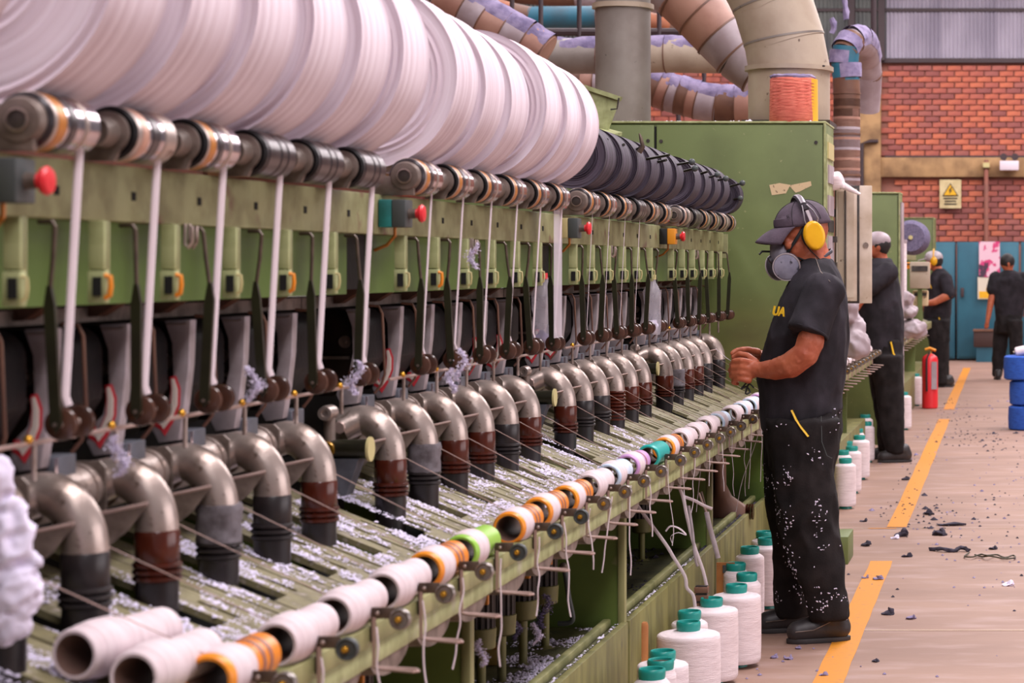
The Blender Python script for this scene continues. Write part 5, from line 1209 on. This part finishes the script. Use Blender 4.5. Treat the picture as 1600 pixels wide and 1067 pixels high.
# respirator
q = MB(); q.ell(h(.104,0,-.052), (.042,.044,.046), HM, 24, 16); q.ell(h(.116,0,-.024), (.024,.022,.030), HM, 20, 14); q.ell(h(.100,0,-.088), (.038,.034,.028), HM, 20, 14)
mk = remesh(q, 'respirator', M['mask'], .004, p1, 3)
for s in (1, -1):
    nrm = Vector((.42,.90*s,-.12)).normalized(); c = h(.100,.056*s,-.096); ax = HM@nrm
    MB().lathe([(-.008,.030),(0,.050),(.006,.0535),(.022,.0535),(.027,.051)], c, ax, 40).build('filter_housing', M['mask_dark'], mk)
    MB().lathe([(.024,.050),(.030,.0485),(.033,.040),(.034,.0)], c, ax, 40, cap=False).build('filter_pad', M['filter'], mk)
    MB().lathe([(.022,.0545),(.029,.0545),(.029,.0505),(.022,.0505)], c, ax, 40, cap=False, closed=True).build('filter_ring', M['chute'], mk)
    MB().tube([h(.085,.040*s,-.048), h(.06,.062*s,-.02), h(.02,.078*s,.022), h(-.01,.084*s,.05)], .0065, 8, flat=.35, up=tuple(up)).build('head_strap', M['boxblack'], mk)
    MB().tube([h(.060,.058*s,-.108), h(.0,.072*s,-.112), h(-.05,.064*s,-.098), h(-.092,.03*s,-.085), h(-.10,0,-.082)], .007, 8, flat=.35, up=tuple(up)).build('neck_strap', M['mask_dark'], mk)
    MB().tube([h(.012,.070*s,.01), h(.01,.078*s,-.05), h(-.03,.078*s,-.11)], .0022, 6).build('cord', M['boxblack'], mk)
MB().cyl(h(.134,0,-.060), h(.152,0,-.066), .018, .016, 20).build('exhale_valve', M['mask_dark'], mk)
MB().tube([h(.14,-.01,-.03), h(.17,-.005,-.022), h(.185,0,-.030)], .004, 8).build('valve_tab', M['boxblack'], mk)
# shirt
q = MB()
lofts(q, Y0, [(656,1193,1315,.180,.26),(640,1190,1314,.180,.2),(620,1187,1314,.176,.08),(590,1185,1319,.172),(560,1191,1323,.172),(530,1200,1325,.176),(500,1210,1325,.184),(470,1221,1323,.194),(448,1232,1318,.196),(430,1241,1311,.165),(415,1247,1303,.115),(406,1252,1299,.085)])
for s, Ys, Ye in ((-1, 8.33, 8.275), (1, 8.67, 8.74)):
    q.ell(P(1287,456,Ys), (.078,.070,.072), None, 20, 14); q.cyl(P(1287,456,Ys), P(1262,521,Ye), .074, .078, 28)
sh = remesh(q, 'shirt', M['shirt'], .0075, p1, 3, .0075, 10, .5, 5, .5)
MB().lathe([(0,.071),(.004,.074),(.008,.071)], P(1266,411,Y0), (P(1272,398,Y0)-P(1262,424,Y0)), 36, cap=False, closed=True).build('collar', M['boxblack'], sh)
MB().lathe([(0,.079),(.003,.0815),(.008,.0815),(.011,.079)], P(1262.5,519,8.276)-(P(1262,521,8.275)-P(1287,456,8.33)).normalized()*.006, (P(1262,521,8.275)-P(1287,456,8.33)), 36, cap=False, closed=True).build('sleeve_hem', M['shirt'], sh)
MB().tube([P(1274,402,8.42), P(1282,424,8.31), P(1297,440,8.27)], .0014, 6).build('seam', M['castgrey'], sh)
def text(s, size, loc, rot, m, parent, name):
    c = bpy.data.curves.new(name, 'FONT'); c.body = s; c.size = size; c.extrude = .0015; c.offset = .0018; c.align_x = 'CENTER'; c.align_y = 'CENTER'
    c.materials.append(m); me = evaluated(bpy.data.objects.new(name, c)); o = put(me, name); o.location = loc; o.rotation_euler = rot; o.parent = parent; return o
text('UA', .048, P(1217,487,8.315), (PI/2-.22, .08, math.radians(-38)), M['yellow_trim'], sh, 'chest_lettering')
# trousers
q = MB()
lofts(q, Y0, [(730,1204,1300,.10),(700,1198,1310,.155),(665,1195,1314,.170),(635,1195,1314,.170)])
lofts(q, 8.40, [(966,1266,1324,.072),(942,1261,1323,.080),(918,1253,1318,.085),(883,1239,1317,.090),(848,1227,1314,.093),(813,1216,1309,.098),(770,1212,1304,.103),(730,1207,1303,.108),(690,1203,1309,.115),(655,1200,1313,.12)])
lofts(q, 8.63, [(960,1216,1264,.070),(938,1212,1266,.080),(883,1211,1275,.085),(834,1209,1282,.090),(789,1198,1287,.098),(730,1196,1294,.108),(655,1196,1310,.12)])
tr = remesh(q, 'trousers', M['trouser'], .008, p1, 2, .010, 8.5, .6, 11, .5)
MB().tube([P(1237,641,8.300), P(1244,656,8.285), P(1252,668,8.275), P(1263,682,8.268)], .0055, 8, flat=.4).build('pocket_piping', M['yellow_trim'], tr)
MB().tube([P(1283,650,8.30), P(1284,690,8.29), P(1292,712,8.285), P(1300,716,8.29)], .0015, 6).build('pocket_seam', M['boxgrey'], tr)
# lint specks stuck on the trousers
r3 = random.Random(5); ps = [p for p in tr.data.polygons if p.normal.y < -.2]; mb = MB(); cnt_ = 0
while cnt_ < 330:
    p = r3.choice(ps); c = p.center; px = VX+c.x*F/c.y; py = VY-(c.z-EYE)*F/c.y
    d = max(0, noise.noise(Vector((c.x*16, 0, c.z*9)))*2.6-.15)
    lnx = abs(px-(1222+(py-840)*.36)) if 830 < py < 940 else 99
    if lnx < 9: d = .9
    if py > 930: d *= 1.5
    if r3.random() < d:
        s = r3.uniform(.0012, .0042); c = c+p.normal*.002; u = p.normal.orthogonal().normalized(); v = p.normal.cross(u); a = r3.uniform(0, PI); u2 = u*math.cos(a)+v*math.sin(a); v2 = p.normal.cross(u2)
        mb.add([c+u2*s*1.6, c+v2*s, c-u2*s*1.5, c-v2*s*.8, c+p.normal*s*.8], [(0,1,4),(1,2,4),(2,3,4),(3,0,4)]); cnt_ += 1
mb.build('lint_specks', M['lint'], tr, smooth=False)['kind'] = 'stuff'
s1 = shoe((P(1229,0,8.41).x, 8.36, 0), (P(1331,0,8.44).x, 8.44, 0), .085, p1); s2 = shoe((P(1184,0,8.66).x, 8.60, 0), (P(1275,0,8.66).x, 8.68, 0), .085, p1)
# held thread and small tangle below the hands
o = MB().tube([P(1146,566,8.40), P(1136,560,8.6), P(1118,545,9.3)], .0012, 6).build('held_thread', M['yarn'], None); tag(o, 'fine thread between the main worker\'s fingers and the machine', 'thread')
o = MB().tube(bez([P(1168,596,8.38),P(1162,603,8.38),P(1158,608,8.37),P(1166,604,8.38),P(1172,612,8.38),P(1165,615,8.37),P(1170,600,8.38),P(1178,606,8.38)], 4), .0035, 6).build('thread_tangle', M['boxblack'], None); tag(o, 'small black thread tangle hanging below the main worker\'s hands', 'thread')
# ---------------------------------------------------------------- the other workers
def far_person(label, Y, head, hr, neck, torso, sleeves, arms, legs, hips, shoes, vox, cap=None, muff=None, mask=None, pocket=None, badge=None, hair=True, fdir=-1):
    t = thing('person', label, 'person', (0,0,0)); s = Y/F; q = MB(); hp = P(*head, Y)
    q.ell(hp, (hr*.92, hr*.85, hr*1.12), None, 20, 14); q.ell(hp+Vector((fdir*hr*.35, -.01, -hr*.45)), (hr*.62, hr*.6, hr*.62)); q.cap(hp, P(*neck, Y), hr*.55, hr*.62)
    q.cap(hp+Vector((fdir*hr*.9,-.01,-hr*.1)), hp+Vector((fdir*hr*1.08,-.01,-hr*.35)), hr*.1, hr*.14)
    for sd in (-1, 1): q.ell(hp+Vector((hr*.1, sd*hr*.85, -hr*.1)), (hr*.2, hr*.1, hr*.3))
    for a in arms:
        pts = [P(x, y, Y+d) for x, y, d in a[0]]; q.chain(pts, a[1])
        e = pts[-1]; dr = (e-pts[-2]).normalized(); sd = dr.orthogonal().normalized(); q.cap(e, e+dr*.07, a[1][-1]*.95, .026)
        for k in range(4):
            b = e+dr*.08+Vector((0,0,-.024+.016*k)) if abs(dr.z) < .7 else e+dr*.08+Vector((-.024+.016*k,0,0)); q.chain([b, b+dr*(.035+.006*(k % 2))+Vector((0,.006,0)), b+dr*(.055)+Vector((0,.022,-.01))], [.010,.009,.008], 8)
        b = e+dr*.03; q.chain([b, b+dr*.03+Vector((-.02,.02,.02)), b+dr*.055+Vector((-.018,.03,.018))], [.013,.011,.009], 8)
    q.cap(P(*neck, Y), P((torso[0][1]+torso[0][2])/2, torso[0][0]-4, Y), hr*.6, .1)
    bd = remesh(q, 'body', M['skin'], vox, t, 2)
    q = MB(); lofts(q, Y, torso, 24)
    for a in sleeves: q.chain([P(x, y, Y+d) for x, y, d in a[0]][:1]*1+[P(*a[0][1][:2], Y+a[0][1][2])], a[1])
    sh = remesh(q, 'shirt', M['shirt'], vox*1.15, t, 3, .006, 9, .6, len(label))
    q = MB(); lofts(q, Y, hips, 24)
    for l, d in legs: lofts(q, Y+d, l, 20)
    trs = remesh(q, 'trousers', M['trouser'], vox*1.15, t, 3, .008, 7, .7, len(label)+2)
    for a, b in shoes: shoe((P(a[0],0,Y+a[1]).x, Y+a[1], 0), (P(b[0],0,Y+b[1]).x, Y+b[1], 0), .085, t, False)
    if hair:
        q = MB(); q.ell(hp+Vector((-fdir*hr*.18,.0,hr*.12)), (hr*.95, hr*.93, hr*1.05), None, 20, 14); q.disp(.006, 30); q.build('hair', M['hair'], bd)
    if cap:
        q = MB().ell(hp+Vector((0,0,hr*.45)), (hr*1.12, hr*1.0, hr*.82), None, 24, 14); o = q.build('cap', M[cap], t)
        MB().prism([(fdir*hr*.8,.0),(fdir*hr*1.9,-.03),(fdir*hr*1.9,-.038),(fdir*hr*.8,-.012)], -hr*.6, hr*.6).build('brim', M[cap], o); o.children[0].location = hp+Vector((0,0,hr*.42))
    if muff:
        for sd in (-1, 1): MB().ell(hp+Vector((hr*.05, sd*hr*1.0, hr*.0)), (hr*.42, hr*.3, hr*.55), None, 18, 12).build('ear_cup', M['muff'], t)
        MB().tube([hp+Vector((.0, hr*1.1*math.cos(a), hr*.1+hr*1.35*math.sin(a))) for a in [PI*k/14 for k in range(15)]], .009, 8).build('headband', M['muff' if muff == 2 else 'grey_metal'], t)
    if mask:
        MB().ell(hp+Vector((fdir*hr*.95,-.0,-hr*.55)), (hr*.42,hr*.5,hr*.4), None, 16, 10).build('respirator', M['mask_dark'], t)
        mp_ = mat('magenta_filter', (166,60,150), .6)
        for sd in (-1, 1): MB().lathe([(0,.04),(.02,.042),(.025,.03)], hp+Vector((fdir*hr*.9, sd*hr*.6, -hr*.75)), (fdir*.4, sd, -.1), 20).build('filter_pad', mp_, t)
    if pocket: MB().tube([P(x, y, Y+d) for x, y, d in pocket], .008, 8, flat=.5).build('pocket_piping', M['yellow_trim'], trs)
    if badge: text(badge[0], badge[1], P(*badge[2]), (PI/2,0,math.radians(-35)), M['yellow_trim'], sh, 'chest_lettering')
    return t
far_person('person in light grey cap bending over the second machine, seen from behind', 16.2, (1372,384), .085, (1378,410),
    [(575,1345,1402,.15),(540,1342,1412,.17,.1),(500,1341,1412,.18),(460,1342,1408,.19),(430,1345,1402,.19),(412,1352,1396,.15),(404,1364,1392,.09)],
    [([(1388,425,-.17),(1352,452,-.25)],[.075,.07]), ([(1380,425,.17),(1352,440,.2)],[.075,.065])],
    [([(1388,425,-.17),(1352,452,-.25),(1330,492,-.22)],[.055,.05,.032]), ([(1380,425,.17),(1350,448,.2),(1330,480,.15)],[.055,.045,.032])],
    [([(708,1383,1412,.07),(680,1378,1412,.08),(640,1372,1412,.085),(600,1368,1411,.095),(555,1360,1412,.12)], -.10), ([(702,1372,1400,.07),(660,1370,1402,.08),(600,1360,1402,.095),(555,1354,1406,.12)], .14)],
    [(620,1372,1404,.08),(590,1362,1410,.14),(560,1356,1411,.165),(530,1354,1411,.165)],
    [((1370,-.13),(1426,-.07)), ((1360,.16),(1410,.2))], .011, cap='duct_pale', muff=0, pocket=[(1392,534,-.17),(1396,552,-.17),(1404,566,-.165)], hair=True)
far_person('person in yellow ear defenders and magenta respirator working at the third machine', 26.2, (1459,408), .10, (1466,424),
    [(505,1444,1485,.15),(490,1443,1486,.17),(460,1447,1488,.18),(436,1452,1486,.19),(426,1456,1482,.14),(420,1462,1476,.09)],
    [([(1477,436,-.17),(1483,458,-.22)],[.085,.08]), ([(1470,436,.18),(1468,456,.2)],[.085,.075])],
    [([(1477,436,-.17),(1484,460,-.24),(1460,472,-.25),(1446,474,-.22)],[.06,.055,.042,.032]), ([(1470,436,.18),(1462,468,.15),(1436,486,.1)],[.06,.05,.034])],
    [([(600,1461,1480,.08),(570,1458,1480,.09),(530,1450,1484,.11),(500,1446,1484,.13)], -.1), ([(598,1468,1482,.08),(560,1462,1483,.09),(500,1450,1484,.12)], .14)],
    [(530,1450,1480,.1),(510,1446,1484,.165),(490,1446,1485,.165)],
    [((1458,-.1),(1490,-.06)), ((1464,.14),(1492,.18))], .014, cap='chute', muff=2, mask=1, pocket=[(1467,496,-.19),(1472,512,-.18)], badge=('NA', .09, (1449,447,26.0)))
far_person('person in black T-shirt and black trousers walking away past the blue lockers', 27.8, (1574,410), .10, (1576,424),
    [(498,1556,1597,.13),(480,1554,1600,.14),(455,1552,1604,.14),(438,1552,1606,.15),(428,1562,1596,.12),(422,1569,1584,.08)],
    [([(1556,434,0),(1551,452,-.03)],[.085,.08]), ([(1600,434,.0),(1607,452,.0)],[.085,.08])],
    [([(1556,434,0),(1550,462,-.03),(1544,496,-.06)],[.06,.048,.034]), ([(1600,434,0),(1607,460,.0),(1604,480,.06)],[.06,.045,.034])],
    [([(588,1551,1566,.08),(560,1550,1570,.09),(520,1552,1578,.11),(500,1555,1580,.13)], .1), ([(582,1582,1598,.08),(550,1578,1598,.09),(500,1574,1598,.12)], -.12)],
    [(520,1556,1596,.11),(505,1556,1597,.15),(490,1556,1597,.14)],
    [((1556,.2),(1561,-.05)), ((1588,.0),(1596,-.22))], .014, fdir=0)

bpy.data.scenes.remove(TMP)
